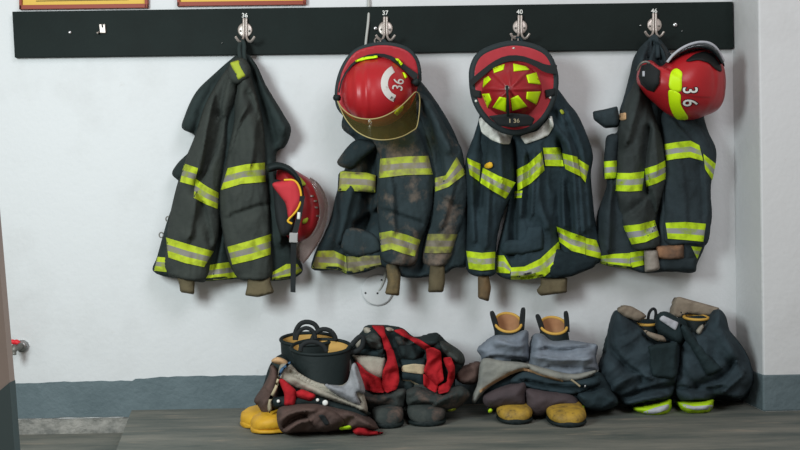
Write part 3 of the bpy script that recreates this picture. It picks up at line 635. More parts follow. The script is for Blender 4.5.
rimp = chaikin(vt, 1, False)+[(420, 95), (419.5, 112)]+chaikin(vb, 1, False)[::-1]
ptube('visor_edge', rimp, [dv2(x, y)+.001 for x, y in rimp], .0019, M['olive'], h2, closed=True, n=6)
ptube('visor_knob', [(335, 97.5), (339, 98)], [.215, .225], .010, M['rub'], h2, sm=0)
ptube('visor_knob', [(414, 80), (418, 84)], [.20, .19], .012, M['rub'], h2, sm=0)
tube('hanging_ring', [P(377.5+3*math.cos(a), 41+3.2*math.sin(a), .07+.02*math.sin(a)) for a in np.linspace(0, 6.28, 14)[:-1]], .0026, M['metal'], h2, closed=True)
ptube('hanging_clip', [(378, 42.5), (377, 47), (377.5, 50)], [.085, .16, .188], .004, M['metal'], h2)

# helmet 3
h3 = thing('firefighter_helmet', 'red crown-forward helmet with a ring of lime trapezoid reflectors and wide black-edged brim', 'helmet', P(513, 130, .16), GH)
o3 = [(471, 82), (471, 67), (478, 53), (497, 45), (514, 42), (533, 45), (549, 53), (556.5, 72), (556.5, 89), (552, 106), (541, 123), (526, 132.5), (509, 134), (492, 126), (479.5, 112), (473, 98)]
def br3(u, v): return .165+.012*math.cos((u-513)/30)
brim3 = blob('brim', [(513.5+(x-513.5)*.95, 88+(y-88)*.95) for x, y in o3], lambda u, v: br3(u, v)+.008, lambda u, v: br3(u, v)-.006, M['redin'], h3)
o3i = [(513.5+(x-513.5)*.955, 88+(y-88)*.955) for x, y in o3]
ptube('brim_edge', [(513.5+(x-513.5)*.965, 88+(y-88)*.965) for x, y in o3], [br3(x, y) for x, y in o3i], .0122, M['edge'], h3, closed=True, flat=.85)
CX, CY = 509.5, 89
def rib3(u, v, r):
    a = math.atan2(v-CY, u-CX); k = 8; w = (a-math.pi/2)*k/(2*math.pi); w = (w+.5) % 1-.5
    rr = math.hypot(u-CX, v-CY); return .010*math.exp(-(w*2*math.pi/k*rr/1.3)**2) if rr > 1 else .010
d3 = dome('shell', CX+2.5, 90, 30, 28.5, .17, .125, M['reddk'], h3, rib3)
for q in ([(493.5, 68), (504, 64.5), (503, 69.5), (494.5, 72.5)], [(514, 64), (525.5, 66.5), (528.5, 69.5), (514.5, 71)], [(527, 75.5), (536, 73), (540, 84), (529, 82.5)], [(527.5, 92.5), (540, 92), (536, 104), (527, 98.5)],
          [(511.5, 99), (518, 96), (526, 106), (513, 110)], [(493.5, 107), (499.5, 97.5), (505.5, 98.5), (505.5, 111)], [(482.5, 94.5), (489, 94), (491, 100), (487.5, 107)], [(483, 87), (484, 79), (488, 76.5), (490.5, 79.5)]):
    qx = sum(p[0] for p in q)/4; qy = sum(p[1] for p in q)/4; q = [(qx+(x-qx)*1.13, qy+(y-qy)*1.13) for x, y in q]
    patch('reflector', q, [d3], M['lime'], h3, off=.003, sm=0, res=1.6)
dg3 = depth_on([d3, brim3])
strip('goggle_strap', [(469, 81), (478, 73), (492, 62), (505, 55.5), (520, 55), (535, 60), (546, 65), (557, 65)], [(472, 86), (482, 77), (494, 67), (506, 61.5), (520, 60.5), (533, 65), (545, 73), (557, 74)], None, M['blk'], h3, depth=lambda u, v: max(dg3(u, v), .185)+.004, off=.006, th=.004, nv=3, smooth_n=1)
ptube('crest', [(507, 86), (507.3, 92), (508, 104), (508, 116)], [.312, .318, .305, .26], [.0045, .004, .0045, .004], M['rub'], h3)
patch('crown_highlight', ell(507, 88, 2.4, 3, 10), [d3], M['metal'], h3, off=.006, sm=0, res=1)  # pale disc on the crown centre, stands in for its highlight
fpl = blob('front_plate', [(488, 116), (500, 114.5), (511, 113), (528, 114.5), (535, 118.5), (532, 125.5), (513, 127.5), (499, 126)], lambda u, v: .235+.012*math.cos((u-511)/16)-.001*(v-120), lambda u, v: .222+.012*math.cos((u-511)/16)-.001*(v-120), M['blk'], h3, sm=1)
text('plate_number', '1 36', (514, 121), 5.6, .02, [fpl], M['beige'], h3, off=.002, fat=.02, stretch=1.15)
for q in ([(471, 89), (481, 91), (481, 98), (473, 97)], [(545, 90), (555, 88), (555, 95), (546, 98)]): patch('strap_tab', q, [brim3], M['blk'], h3, off=.006, sm=0)
for x, y in ((550, 97.5), (476, 101)): tube('stud', [P(x, y, .17), P(x, y, .182)], .0042, M['white'], h3, sm=0)
tube('hanging_ring', [P(515+3.2*math.cos(a), 40+3.6*math.sin(a), .07+.02*math.sin(a)) for a in np.linspace(0, 6.28, 14)[:-1]], .0028, M['metal'], h3, closed=True)
ptube('hanging_clip', [(514.5, 42.5), (513.8, 45), (513.5, 49)], [.09, .16, .185], .0055, M['metal'], h3)

# helmet 4
h4 = thing('firefighter_helmet', 'smooth red helmet turned on its side with a lime band, number 36 and raised visor', 'helmet', P(685, 118, .15), GH)
Z = crop(630, 30, 4.09)
sh4o = Z((28, 212), (32, 165), (48, 138), (85, 124), (126, 148), (165, 118), (215, 92), (270, 78), (325, 82), (362, 110), (384, 150), (392, 200), (391, 240), (384, 285), (360, 325), (310, 350), (250, 368), (205, 366), (150, 342), (100, 300), (60, 262))
sh4 = pillow('shell', sh4o, .15, .125, M['red'], h4, Tb=.06, A=0, res=1.8, star=(689, 83),
             folds=[(Z((355, 130), (362, 200), (352, 270), (310, 330)), 2.2, .0022), (Z((315, 330), (345, 265), (348, 205), (335, 135)), 2.2, -.0014)])
dg4 = depth_on(sh4)
strip('shell_seam', Z((150, 239), (205, 258), (260, 268), (330, 272)), Z((149, 244), (204, 263), (260, 273), (330, 276)), None, M['reddk'], h4, depth=dg4, off=.002, nv=1)
v4 = pillow('visor', Z((150, 130), (175, 98), (225, 66), (280, 50), (325, 54), (358, 80), (382, 125), (386, 152), (365, 120), (335, 90), (285, 78), (225, 92), (175, 122), (158, 138)), .20, .045, M['visor4'], h4, Tb=.05, edge=7, A=0, res=1.7)
ptube('visor_edge', Z((152, 132), (178, 98), (228, 64), (282, 48), (328, 52), (360, 80), (384, 128)), [.235, .235, .23, .225, .22, .21, .2], .0045, M['silver'], h4)
patch('visor_opening', Z((226, 126), (262, 98), (305, 86), (340, 98), (372, 145), (378, 172), (356, 166), (322, 134), (280, 122), (240, 129)), [sh4], M['black'], h4, off=.005)
ear = patch('ear_cover', Z((34, 190), (46, 145), (80, 134), (124, 166), (121, 220), (96, 254), (70, 246), (44, 222)), [sh4], M['blk'], h4, off=.006, bulge=.012, sm=0, res=1.6)
patch('ear_label', Z((50, 168), (60, 168), (60, 190), (50, 190)), [ear], M['silver'], ear.o, off=.002, sm=0)
ptube('ear_hook', Z((30, 165), (42, 138), (62, 128), (80, 135)), [.2, .22, .23, .23], .004, M['grey'], h4)
patch('lime_band', Z((163, 240), (162, 195), (172, 166), (190, 157), (212, 172), (212, 200), (206, 252)), [sh4], M['lime'], h4, off=.003, sm=2)
patch('lime_band', Z((160, 246), (205, 262), (208, 305), (238, 362), (218, 368), (188, 362), (165, 320), (158, 280)), [sh4], M['lime'], h4, off=.003, sm=2)
for gch, y in (('3', 247), ('6', 298)):
    cc = Z((243, y))[0]
    text('helmet_number', gch, cc, 21, math.radians(-88), [sh4], M['black'], h4, off=.0025, fat=.05, stretch=.74)
    text('helmet_number', gch, cc, 21, math.radians(-88), [sh4], M['white'], h4, off=.004, fat=.008, stretch=.74)
ptube('side_strap', Z((130, 60), (150, 95), (158, 130)), [.14, .2, .23], .005, M['blk'], h4)

# ------------------------------------------------------------------ boots
def fdepth(px, py): return -floor_pt(px, py).y
def ring(c, rx, ry, tilt=0, yaw=0, n=28):       # ellipse; the far side is raised by tilt
    X = Vector((math.cos(yaw), math.sin(yaw), 0)); Y = Vector((-math.sin(yaw)*math.cos(tilt), math.cos(yaw)*math.cos(tilt), math.sin(tilt)))
    return [c+X*rx*math.cos(2*math.pi*k/n)+Y*ry*math.sin(2*math.pi*k/n) for k in range(n)]
def boot(label, group, top_c, rx, ry, tilt, ankle, toe, foot_w, foot_h, body, foot, lining, rim=None, loops=(), sole='rub', zf=0.0, name='rubber_boot'):
    """top_c rim centre, ankle = centre of the shaft just above the heel, toe = tip on the floor"""
    r = thing(name, label, 'boot', Vector((ankle.x, ankle.y, zf)), group)
    lo = Vector((ankle.x, ankle.y, zf+foot_h*.75)); R = []
    for k in range(7):
        t = k/6; c = top_c.lerp(lo, t); R.append(ring(c, rx*(1-t)+foot_w*.5*t, ry*(1-t)+foot_w*.52*t, tilt*(1-t)))
    sh = loft('shaft', R, M[body], r, cap=(False, True))
    inn = []
    for k in range(5):
        t = k/6; c = top_c.lerp(lo, t); inn.append(ring(c, (rx*(1-t)+foot_w*.5*t)-.006, (ry*(1-t)+foot_w*.52*t)-.006, tilt*(1-t)))
    loft('lining', inn, M[lining], r, cap=(False, True))
    tube('rim', ring(top_c, rx-.002, ry-.002, tilt), (.0048 if rim else .006), M[rim or body], r, closed=True, sm=0, n=8)
    ax = Vector((toe.x-ankle.x, toe.y-ankle.y, 0)); Lf = ax.length; ax.normalize(); sd = Vector((-ax.y, ax.x, 0))
    heel = Vector((ankle.x, ankle.y, zf))-ax*foot_w*.55; full = Lf+foot_w*.55
    FR = []; SR = []
    prof = [(0, .55, .7), (.04, .8, .86), (.15, .95, .98), (.35, .9, 1.0), (.55, .98, .86), (.72, 1.04, .74), (.86, .98, .68), (.95, .76, .55), (.99, .45, .38), (1.0, .2, .25)]
    for t, w, h in prof:
        c = heel+ax*full*t; ww = foot_w*.5*w; hh = foot_h*h; rg = []; sg = []
        for k in range(20):
            a = 2*math.pi*k/20; x = math.copysign(abs(math.cos(a))**.75, math.cos(a)); z = math.copysign(abs(math.sin(a))**.7, math.sin(a))
            rg.append(c+sd*ww*x+Vector((0, 0, .008+hh*(.5+.5*z)*.95)))
            sg.append(c+sd*(ww+.001)*x+ax*.001*(1 if t > .5 else -1)+Vector((0, 0, .001+.016*(.5+.5*z))))
        FR.append(rg); SR.append(sg)
    loft('foot', FR, M[foot], r); loft('sole', SR, M[sole], r)
    for lp, rad in loops: tube('pull_loop', lp, rad, M['blk' if body == 'rub' else 'blk'], r, flat=.6)
    return r
GB = 'rubber boots in the trousers'
# set 1: toes to the left
L1 = crop(230, 310, 5); M1 = crop(230, 360, 5)
dA, dB = .29, .20
tA = floor_pt(252, 436.5); tB = floor_pt(240, 426)
def pl(pts, d): return [P(x, y, d) for x, y in pts]
boot('black boot with yellow foot and tan inside, front one of the leftmost pair', GB, P(321, 347, dA), .093, .065, .26, P(325, 400, dA+.02), Vector((tA.x-.008, -.385, 0)), .13, .075, 'rub', 'yboot', 'ylin', sole='yboot',
     loops=[(pl(L1((352, 205), (356, 178), (385, 160), (425, 158), (465, 175), (484, 208)), dA+.055), .007), (pl(L1((590, 200), (620, 160), (650, 130), (668, 136), (664, 180), (640, 205), (600, 215)), dA), .008)])
boot('black boot with tall loop handles standing at the back of the leftmost pair', GB, P(308, 339, dB), .088, .06, .22, P(305, 395, dB), Vector((tB.x+.016, -.32, 0)), .13, .075, 'rub', 'yboot', 'ylin', sole='yboot',
     loops=[(pl(L1((325, 150), (325, 110), (350, 66), (388, 57), (425, 70), (442, 100)), dB+.04), .0075), (pl(L1((330, 150), (338, 115), (365, 90), (395, 90), (420, 110), (428, 145)), dB+.055), .0065), (pl(L1((410, 150), (425, 115), (460, 94), (500, 100), (525, 130), (528, 152)), dB+.05), .0075)])
# set 2: dirty dark boots
b2 = 'grubby boots in the trousers with red suspenders'
boot('scuffed dark boot, left one under the trousers with tangled red suspenders', 'dirty boots', P(382, 368, .2), .05, .05, .1, P(385, 392, .2), floor_pt(389, 429), .095, .075, 'camo', 'camo', 'camod')
boot('scuffed dark boot, right one under the trousers with tangled red suspenders', 'dirty boots', P(428, 368, .2), .05, .05, .1, P(424, 392, .2), floor_pt(428, 427), .115, .075, 'camo', 'camo', 'camod')
# set 3
Q = crop(465, 300, 5); R3 = crop(465, 350, 5)
def loops3(a, b, d): return [(pl(a, d), .0055), (pl(b, d), .0055)]
boot('dirty yellow-toed boot with tan inside, left one under the grey-lined trousers', 'yellow-toed boots', P(508, 322.5, .14), .045, .048, .62, P(512, 392, .17), floor_pt(516, 425), .108, .066, 'rub', 'ydirt', 'tlin', rim='yrim',
     loops=loops3(Q((158, 165), (146, 120), (130, 62), (138, 60), (155, 105), (165, 150)), Q((278, 150), (280, 100), (287, 44), (295, 42), (292, 100), (288, 150)), .15))
boot('dirty yellow-toed boot with tan inside, right one under the grey-lined trousers', 'yellow-toed boots', P(553.5, 325.5, .14), .045, .047, .55, P(560, 392, .17), floor_pt(569.5, 428), .115, .064, 'rub', 'ydirt', 'tlin', rim='yrim',
     loops=loops3(Q((388, 170), (372, 120), (358, 78), (366, 76), (384, 120), (395, 160)), Q((505, 160), (505, 110), (500, 62), (508, 60), (514, 110), (515, 160)), .15))
# set 4
Sq = crop(590, 290, 4.444); T4 = crop(590, 340, 4.444)
boot('boot with yellow rim sunk inside the dark navy trousers, left one', 'sunken boots', P(645.5, 322.5, .13), .038, .042, .12, P(650, 395, .13), floor_pt(652, 412), .1, .08, 'rub', 'rub', 'ylin', rim='yrim',
     loops=[(pl(Sq((258, 130), (262, 100), (280, 80), (294, 92), (290, 130)), .11), .005)])
boot('boot with yellow rim sunk inside the dark navy trousers, right one', 'sunken boots', P(696, 317.5, .13), .04, .042, .1, P(694, 395, .13), floor_pt(694, 411), .1, .08, 'rub', 'rub', 'ylin', rim='yrim',
     loops=[(pl(Sq((412, 112), (404, 90), (406, 68), (418, 72), (432, 108)), .11), .0055)])

# ------------------------------------------------------------------ trousers
GT = 'turnout trousers bunched around boots'
# set 1
t1 = thing('turnout_trousers', 'brown and cream turnout trousers collapsed around the leftmost pair of boots', 'trousers', Vector((P(320, 420, .3).x, -.3, 0)), GT)
pillow('back_cloth', L1((205, 265), (250, 225), (330, 270), (420, 300))+L1((640, 330), (660, 420), (640, 560))+L1((400, 640), (200, 600), (130, 480), (165, 380)), .24, .05, M['camod'], t1, Tb=.12, edge=12, A=.01, L=13, ang=.6)
lb = pillow('leg_side', M1((205, 20), (235, 45), (250, 120), (215, 260), (180, 285), (140, 230), (120, 205), (165, 130), (195, 70)), .34, .04, M['brown'], t1, Tb=.06, edge=9, A=.009, L=9, ang=.5)
cr = pillow('lining', M1((255, 20), (300, 20), (340, 60), (420, 105), (470, 120), (560, 125), (600, 100), (640, 110), (668, 165), (685, 265), (600, 235), (500, 205), (400, 165), (290, 130), (245, 95)), .375, .035, M['cream'], t1, Tb=.05, edge=6, A=.004, L=10, ang=1.1, folds=[(M1((300, 55), (420, 130), (640, 200)), 3, -.009), (M1((330, 90), (480, 165), (660, 240)), 3, .007)])
pillow('lining_fold', M1((470, 122), (560, 130), (590, 100), (612, 20), (625, 15), (655, 80), (676, 160), (665, 172), (640, 165), (655, 230), (560, 195)), .395, .03, M['silk'], t1, Tb=.06, edge=5, A=.004, L=8, ang=.5, folds=[(M1((615, 30), (640, 110), (650, 160)), 3, .005), (M1((520, 130), (580, 160), (650, 200)), 3, .003)])
wbd = pillow('waistband', M1((205, 195), (260, 180), (340, 175), (430, 180), (540, 215), (650, 245), (690, 290), (640, 290), (540, 260), (420, 235), (300, 240), (220, 240)), .39, .035, M['camod'], t1, Tb=.05, edge=6, A=.003, L=10, ang=1.4)
bc = pillow('front_cloth', M1((240, 245), (300, 228), (430, 222), (540, 245), (640, 270), (720, 315), (745, 345), (680, 348), (600, 348), (520, 355), (420, 362), (330, 365), (262, 362), (238, 320)), .435, .055, M['brown'], t1, Tb=.12, edge=9, A=.006, L=10, ang=1.0, cr=.008, folds=[(M1((250, 300), (300, 260), (420, 240)), 3, .012), (M1((600, 260), (680, 310), (720, 340)), 3, .012), (M1((290, 350), (340, 310), (390, 300)), 3, .014), (M1((270, 330), (320, 280), (380, 270)), 3, -.012), (M1((640, 280), (560, 340)), 5, -.012)])
kp = patch('knee_patch', M1((365, 250), (420, 235), (500, 245), (560, 290), (570, 320), (520, 350), (460, 360), (420, 330), (390, 290)), [bc], M['brown'], t1, off=.006, bulge=.012, sm=2)
patch('patch_slot', M1((440, 275), (470, 272), (498, 318), (478, 330)), [kp, bc], M['blk'], kp.o, off=.004)
patch('green_edge', M1((545, 338), (600, 325), (612, 345), (550, 352)), [bc], M['green'], t1, off=.016)
pillow('tape', M1((240, 70), (252, 90), (235, 150), (205, 210), (210, 250), (195, 270), (185, 240), (195, 190), (225, 130)), .415, .012, M['beige'], t1, Tb=.012, edge=3, A=.003, L=6, sm=1)
pillow('blue_tag', L1((300, 255), (310, 262), (270, 300), (250, 335), (240, 330), (250, 295)), .42, .01, M['blue'], t1, Tb=.01, edge=3, A=.002, sm=1)
pillow('tan_tab', L1((205, 255), (235, 235), (285, 255), (290, 275), (235, 270)), .37, .015, M['tape'], t1, Tb=.02, edge=4, A=.003, L=6)
pillow('suspender', M1((245, 88), (268, 95), (330, 150), (332, 190), (320, 235), (270, 228), (272, 170), (250, 120)), .425, .014, M['strap'], t1, Tb=.02, edge=5, A=.004, L=8, sm=1)
pillow('suspender', M1((325, 160), (360, 145), (428, 172), (425, 190), (400, 208), (335, 188)), .425, .018, M['strap'], t1, Tb=.02, edge=5, A=.004, L=8, sm=1)
pillow('suspender', M1((610, 350), (640, 328), (680, 330), (695, 350), (770, 362), (760, 372), (690, 380), (625, 374)), .462, .022, M['strap'], t1, Tb=.03, edge=5, A=.004, L=8, sm=1)
for x, y, r in ((242, 206, .005), (438, 200, .005), (476, 214, .0085)):
    q = M1((x, y))[0]; dd = depth_on([wbd, bc])(*q); tube('button', [P(*q, dd), P(*q, dd+.008), P(*q, dd+.010)], [r, r, r*.6], M['white'], t1, sm=0)
# set 2
N2 = crop(340, 320, 5.63); O2 = crop(340, 360, 5.63)
t2 = thing('turnout_trousers', 'grubby dark turnout trousers draped with wide red suspenders, second heap from the left', 'trousers', Vector((P(415, 415, .2).x, -.2, 0)), GT)
up2 = pillow('upper_cloth', N2((40, 150), (75, 115), (125, 60), (140, 35), (230, 28), (350, 45), (420, 95), (480, 85), (545, 72), (600, 120), (690, 190), (700, 250), (650, 330), (640, 420), (300, 460), (120, 420), (60, 230)), .17, .07, M['camod'], t2, Tb=.11, edge=12, A=.006, L=11, ang=.9, cr=.02,
             folds=[(N2((150, 100), (240, 140), (240, 200)), 4, .012), (N2((470, 110), (560, 130), (660, 220)), 5, .014), (N2((380, 110), (460, 170)), 5, -.014)])
pillow('dark_band', N2((75, 150), (165, 165), (262, 180), (262, 215), (160, 205), (60, 195)), .245, .016, M['c4td'], t2, Tb=.02, edge=4, A=.003, L=10, sm=1)
cp2 = pillow('cream_panel', N2((62, 195), (160, 200), (258, 212), (245, 335), (190, 330), (120, 290)), .25, .02, M['cream'], t2, Tb=.03, edge=6, A=.004, L=14, sm=1)
wl2 = pillow('waist_panel', N2((330, 215), (420, 205), (490, 215), (490, 390), (420, 360), (340, 340)), .23, .03, M['c4td'], t2, Tb=.04, edge=8, A=.003, L=14, sm=1)
patch('cream_label', N2((350, 256), (415, 246), (482, 252), (474, 306), (420, 300), (344, 290)), [wl2], M['beige'], t2, off=.004)
strip('piping', N2((345, 335), (400, 340), (470, 378)), N2((345, 343), (398, 350), (468, 390)), [wl2], M['beige'], t2, off=.005, nv=1)
lg2 = pillow('leg', O2((120, 190), (190, 170), (300, 165), (372, 165), (372, 230), (345, 285), (250, 285), (170, 295), (130, 260)), .25, .07, M['camo'], t2, Tb=.1, edge=10, A=.006, L=10, ang=1.1, cr=.014, label='grubby leg with brown scuffs')
lr2 = pillow('leg', O2((365, 180), (430, 150), (520, 170), (620, 160), (690, 150), (735, 195), (690, 250), (630, 290), (540, 285), (440, 275), (375, 255)), .25, .075, M['camo'], t2, Tb=.1, edge=11, A=.006, L=11, ang=.9, cr=.014, folds=[(O2((530, 260), (570, 220), (640, 190)), 4, .012), (O2((420, 265), (520, 250)), 4, -.01)])
patch('green_edge', O2((600, 285), (650, 270), (655, 282), (620, 292)), [lr2], M['limed'], t2, off=.004)
pillow('brown_cuff', N2((650, 290), (700, 258), (790, 236), (795, 300), (770, 355), (700, 362), (655, 335)), .19, .04, M['brown'], t2, Tb=.06, edge=6, A=.006, L=8, ang=1.0, cr=.014)
pillow('cream_edge', N2((132, 48), (150, 40), (190, 60), (205, 90), (165, 95), (140, 75)), .22, .02, M['cream'], t2, Tb=.03, edge=5, A=.004, L=7)
for q in (N2((250, 42), (285, 40), (310, 60), (270, 65)), N2((85, 130), (110, 108), (130, 112), (120, 150), (95, 168))): patch('cream_scrap', q, [up2], M['cream'], t2, off=.006, bulge=.008)
fo2 = []
for q, mm in ((N2((430, 115), (490, 82), (548, 72), (570, 105), (530, 140), (470, 155)), 'camod'), (N2((560, 118), (620, 135), (695, 195), (700, 245), (640, 235), (585, 180)), 'camo'), (N2((330, 150), (400, 128), (470, 172), (450, 215), (360, 222)), 'camod'),
              (N2((140, 100), (195, 72), (240, 110), (232, 162), (170, 155)), 'camo'), (N2((310, 95), (370, 90), (430, 130), (395, 150), (330, 140)), 'camo'), (N2((590, 240), (650, 240), (690, 265), (660, 330), (610, 300)), 'camod')):
    fo2.append(patch('cloth_fold', q, [up2], M[mm], t2, off=.004, bulge=.022, res=1.8, sm=2))
tg2 = fo2+[up2, cp2, wl2, lg2, lr2]
def susp(q, off=.014, **k): return patch('suspender', q, tg2, M['strap'], t2, off=off, th=.0, bulge=.006, sm=1, **k)
susp(N2((175, 30), (250, 32), (252, 70), (275, 115), (300, 175), (250, 170), (235, 100)), .02); susp(N2((255, 155), (300, 165), (328, 270), (335, 340), (320, 390), (260, 412), (235, 380), (240, 290), (268, 220)), .03)
susp(N2((300, 58), (345, 48), (375, 62), (385, 85), (450, 110), (515, 152), (480, 170), (395, 112), (330, 80)), .022)
susp(N2((482, 160), (520, 152), (568, 175), (575, 260), (585, 340), (540, 372), (470, 290), (490, 230)), .034)
susp(N2((468, 300), (520, 330), (555, 365), (540, 412), (470, 372)), .03); susp(N2((578, 212), (625, 208), (648, 265), (645, 335), (610, 405), (555, 418), (545, 375), (600, 350), (610, 290), (590, 250)), .024)
susp(N2((72, 232), (105, 240), (150, 290), (232, 330), (250, 410), (190, 408), (145, 395), (115, 330)), .024)
# set 3
t3 = thing('turnout_trousers', 'turnout trousers turned down to show pale blue-grey lining over yellow-toed boots', 'trousers', Vector((P(540, 415, .2).x, -.2, 0)), GT)
pillow('dark_cloth', R3((95, 160), (300, 90), (480, 130), (670, 110), (730, 180), (765, 250), (740, 290), (640, 305), (560, 290), (340, 300), (120, 290)), .2, .05, M['c3d'], t3, Tb=.13, edge=12, A=.008, L=12, ang=1.2)
pillow('lining', Q((60, 250), (95, 215), (150, 178), (240, 170), (312, 152), (318, 220), (322, 300), (260, 318), (150, 318), (88, 312), (78, 280)), .17, .06, M['bluegrey'], t3, Tb=.09, edge=11, A=.005, L=9, ang=1.25, cr=.006, label='left pale blue-grey lining',
       folds=[(Q((90, 300), (150, 280), (300, 300)), 3, -.010), (Q((160, 200), (240, 230), (300, 220)), 4, .008)])
pillow('lining', Q((335, 195), (350, 172), (385, 168), (430, 200), (520, 200), (620, 215), (662, 225), (655, 290), (668, 360), (600, 385), (540, 402), (480, 395), (400, 375), (325, 335), (322, 260)), .175, .07, M['bluegrey'], t3, Tb=.09, edge=11, A=.006, L=8, ang=1.35, cr=.006, label='right pale blue-grey lining',
       folds=[(Q((400, 240), (500, 250), (640, 230)), 3, -.010), (Q((350, 280), (480, 300), (640, 290)), 3, .010), (Q((420, 330), (560, 330), (650, 350)), 3, -.008)])
kf = pillow('turned_flap', Q((88, 296), (190, 304), (310, 318), (330, 335), (250, 362), (190, 395), (120, 440), (80, 480), (40, 524), (34, 500), (62, 420)), .255, .02, M['linlit'], t3, Tb=.05, edge=5, A=.005, L=10, ang=1.2)
kf2 = pillow('turned_flap', Q((300, 318), (400, 340), (500, 365), (560, 368), (668, 350), (600, 395), (500, 412), (400, 388), (320, 352)), .25, .02, M['linlit'], t3, Tb=.03, edge=6, A=.004, L=10, ang=1.4)
tpth = Q((72, 452), (130, 412), (180, 386), (230, 358), (285, 340), (320, 345), (380, 374), (430, 384), (490, 402)); tpb = [(x+.6, y+2.6) for x, y in tpth]
strip('piping', tpth, tpb, None, M['tape'], t3, depth=lambda u, v: depth_on([kf, kf2])(u, v), off=.008, th=.004, nv=1, smooth_n=1)
wb3 = pillow('waistband', R3((225, 160), (290, 105), (330, 110), (480, 155), (560, 150), (660, 140), (680, 165), (600, 205), (530, 228), (400, 210), (300, 188)), .255, .03, M['c3'], t3, Tb=.05, edge=7, A=.005, L=9, ang=1.4, folds=[(R3((300, 150), (420, 180), (600, 185)), 3, -.012)])
for p in (R3((92, 235), (160, 195), (260, 165), (300, 165), (305, 230), (300, 282), (220, 285), (120, 290), (95, 270)), R3((300, 195), (400, 205), (540, 228), (572, 265), (560, 290), (480, 300), (350, 332), (312, 300), (300, 240))):
    pillow('leg', p, .27, .05, M['plum'], t3, Tb=.1, edge=13, A=.005, L=16, ang=1.1, label='plum-brown knee cloth')
pillow('side_fold', R3((560, 220), (640, 205), (700, 190), (755, 235), (765, 270), (720, 295), (660, 305), (600, 290)), .25, .05, M['c3'], t3, Tb=.08, edge=8, A=.006, L=9, ang=.8, cr=.014)
pillow('green_edge', R3((115, 300), (128, 290), (140, 300), (130, 316), (116, 314)), .30, .012, M['green'], t3, Tb=.02, edge=2, A=0, sm=1)
pillow('green_edge', R3((560, 282), (590, 276), (600, 288), (570, 292)), .31, .012, M['green'], t3, Tb=.02, edge=2, A=0, sm=1)
ptube('zip_pull', R3((530, 148), (555, 165), (575, 182)), .292, .003, M['beige'], t3)
ptube('snap', R3((597, 180), (602, 182)), .288, .005, M['steel'], t3, sm=0)
# set 4
t4 = thing('turnout_trousers', 'dark navy turnout trousers standing bunched with lime bands at the floor, beside the pillar', 'trousers', Vector((P(675, 405, .15).x, -.15, 0)), GT)
pillow('back_cloth', Sq((110, 150), (330, 130), (560, 120), (620, 180), (690, 270), (725, 360), (722, 430), (690, 480), (580, 490), (420, 470), (150, 480), (60, 400)), .11, .05, M['c4td'], t4, Tb=.08, edge=16, A=.008, L=13, ang=.6)
ll4 = pillow('leg', Sq((110, 100), (125, 88), (170, 115), (240, 175), (270, 215), (330, 230), (390, 170), (410, 215), (395, 380), (380, 440), (360, 478), (260, 500), (150, 512), (115, 470), (70, 440), (40, 350), (75, 260), (85, 180)), .15, .085, M['c4t'], t4, Tb=.09, edge=16, A=.005, L=12, ang=.9, cr=.011, hem=True, label='left leg bunched up',
        folds=[(Sq((90, 250), (150, 330), (230, 380)), 5, -.014), (Sq((110, 420), (200, 370), (260, 380)), 4, .012), (Sq((130, 480), (250, 440), (370, 420)), 4, -.014), (Sq((150, 500), (270, 475), (370, 460)), 3, .01)])
lr4 = pillow('leg', Sq((480, 180), (570, 85), (600, 110), (625, 190), (680, 260), (715, 330), (728, 400), (700, 460), (660, 485), (600, 470), (560, 475), (548, 488), (470, 494), (398, 494), (375, 430), (390, 330), (400, 230), (430, 190)), .15, .085, M['c4t'], t4, Tb=.09, edge=16, A=.005, L=12, ang=-.7, cr=.011, hem=True, label='right leg bunched up',
        folds=[(Sq((640, 330), (590, 400), (480, 430)), 4, -.014), (Sq((390, 430), (480, 440), (590, 430)), 3, -.012), (Sq((600, 200), (650, 300)), 6, .012), (Sq((680, 380), (600, 450)), 4, .012)])
pillow('lining', Sq((120, 92), (150, 66), (185, 72), (235, 100), (255, 118), (215, 142), (180, 128), (150, 120)), .195, .012, M['tan'], t4, Tb=.05, edge=2.5, A=.003, L=7, ang=.7, sm=1, cr=.006)
pillow('lining', Sq((362, 115), (370, 72), (386, 32), (400, 30), (440, 42), (500, 58), (578, 80), (548, 124), (520, 118), (440, 106), (400, 125)), .10, .012, M['tan'], t4, Tb=.05, edge=2.5, A=.003, L=12, sm=1, cr=.005)
pillow('lining', Sq((225, 165), (262, 185), (330, 205), (342, 232), (300, 228), (258, 205)), .225, .014, M['tan'], t4, Tb=.03, edge=3, A=.004, L=6, sm=1)
pillow('lining', Sq((468, 185), (490, 160), (520, 138), (505, 170), (488, 205)), .215, .012, M['cream'], t4, Tb=.03, edge=3, A=.003, L=6, sm=1)
wb4 = pillow('waistband', Sq((298, 120), (325, 95), (370, 110), (410, 150), (430, 200), (400, 240), (350, 220), (300, 180)), .205, .03, M['c4td'], t4, Tb=.05, edge=7, A=.004, L=9)
patch('silver_patch', Sq((305, 130), (322, 112), (395, 145), (380, 180)), [wb4], M['silver'], t4, off=.004)
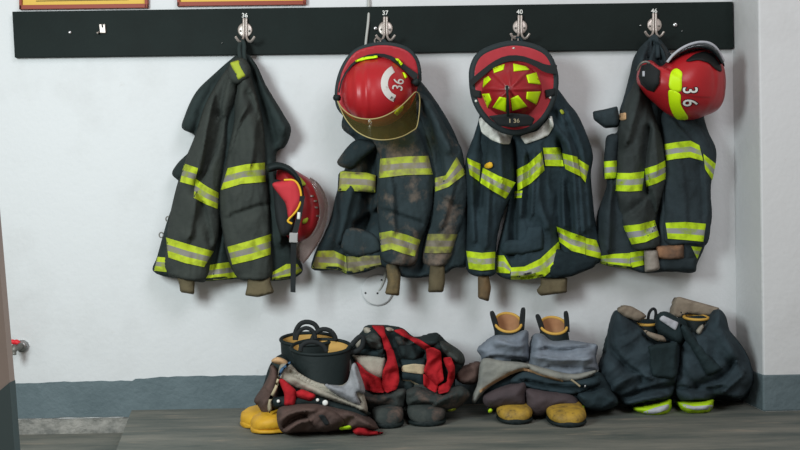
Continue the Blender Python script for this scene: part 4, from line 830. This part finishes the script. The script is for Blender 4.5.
pillow('pocket_flap', Sq((255, 250), (300, 240), (390, 230), (388, 380), (370, 398), (275, 388)), .236, .016, M['c4td'], t4, Tb=.04, edge=4, A=.003, L=10, sm=1)
pillow('fly_flap', Sq((398, 150), (430, 160), (470, 215), (530, 290), (595, 350), (560, 372), (520, 382), (470, 290), (420, 215)), .236, .016, M['c4td'], t4, Tb=.05, edge=5, A=.004, L=10, ang=.7, sm=1)
for q, st in ((T4((175, 302), (260, 285), (362, 262), (364, 300), (350, 330), (310, 346), (260, 343), (220, 325)), T4((232, 322), (290, 300), (352, 284), (350, 308), (300, 325), (260, 330))), (T4((385, 275), (470, 272), (552, 263), (548, 300), (530, 326), (490, 334), (435, 332), (405, 310)), T4((400, 280), (460, 295), (548, 288), (540, 308), (470, 312), (420, 300)))):
    b = pillow('hem_band', q, .185, .07, M['green'], t4, Tb=.08, edge=7, A=.004, L=8, ang=1.3, sm=1, label='lime hem band with silver tape')
    patch('silver_tape', st, [b], M['silver'], b.o, off=.003)

# ------------------------------------------------------------------ light and world
w = bpy.data.worlds.new('world'); S.world = w; w.use_nodes = True
w.node_tree.nodes['Background'].inputs[0].default_value = (1.0, .87, .78, 1); w.node_tree.nodes['Background'].inputs[1].default_value = .30
def area(name, loc, tgt, sx, sy, e, col):
    l = bpy.data.lights.new(name, 'AREA'); l.shape = 'RECTANGLE'; l.size = sx; l.size_y = sy; l.energy = e; l.color = col
    o = bpy.data.objects.new(name, l); COL.objects.link(o); o.location = loc
    o.rotation_euler = (Vector(tgt)-Vector(loc)).to_track_quat('-Z', 'Y').to_euler(); return o
area('doorway_daylight', (-1.3, -2.25, 1.3), (-.1, 0, .6), .6, .8, 46, (.88, 1.0, 1.03))
area('right_fill_light', (1.1, -2.9, 2.9), (.4, 0, .5), 1.4, 1.4, 42, (.96, .98, 1.05))  # unseen fill light, added to brighten the right side
S.view_settings.view_transform = 'Standard'; S.view_settings.look = 'None'; S.view_settings.gamma = 1; S.view_settings.exposure = .08
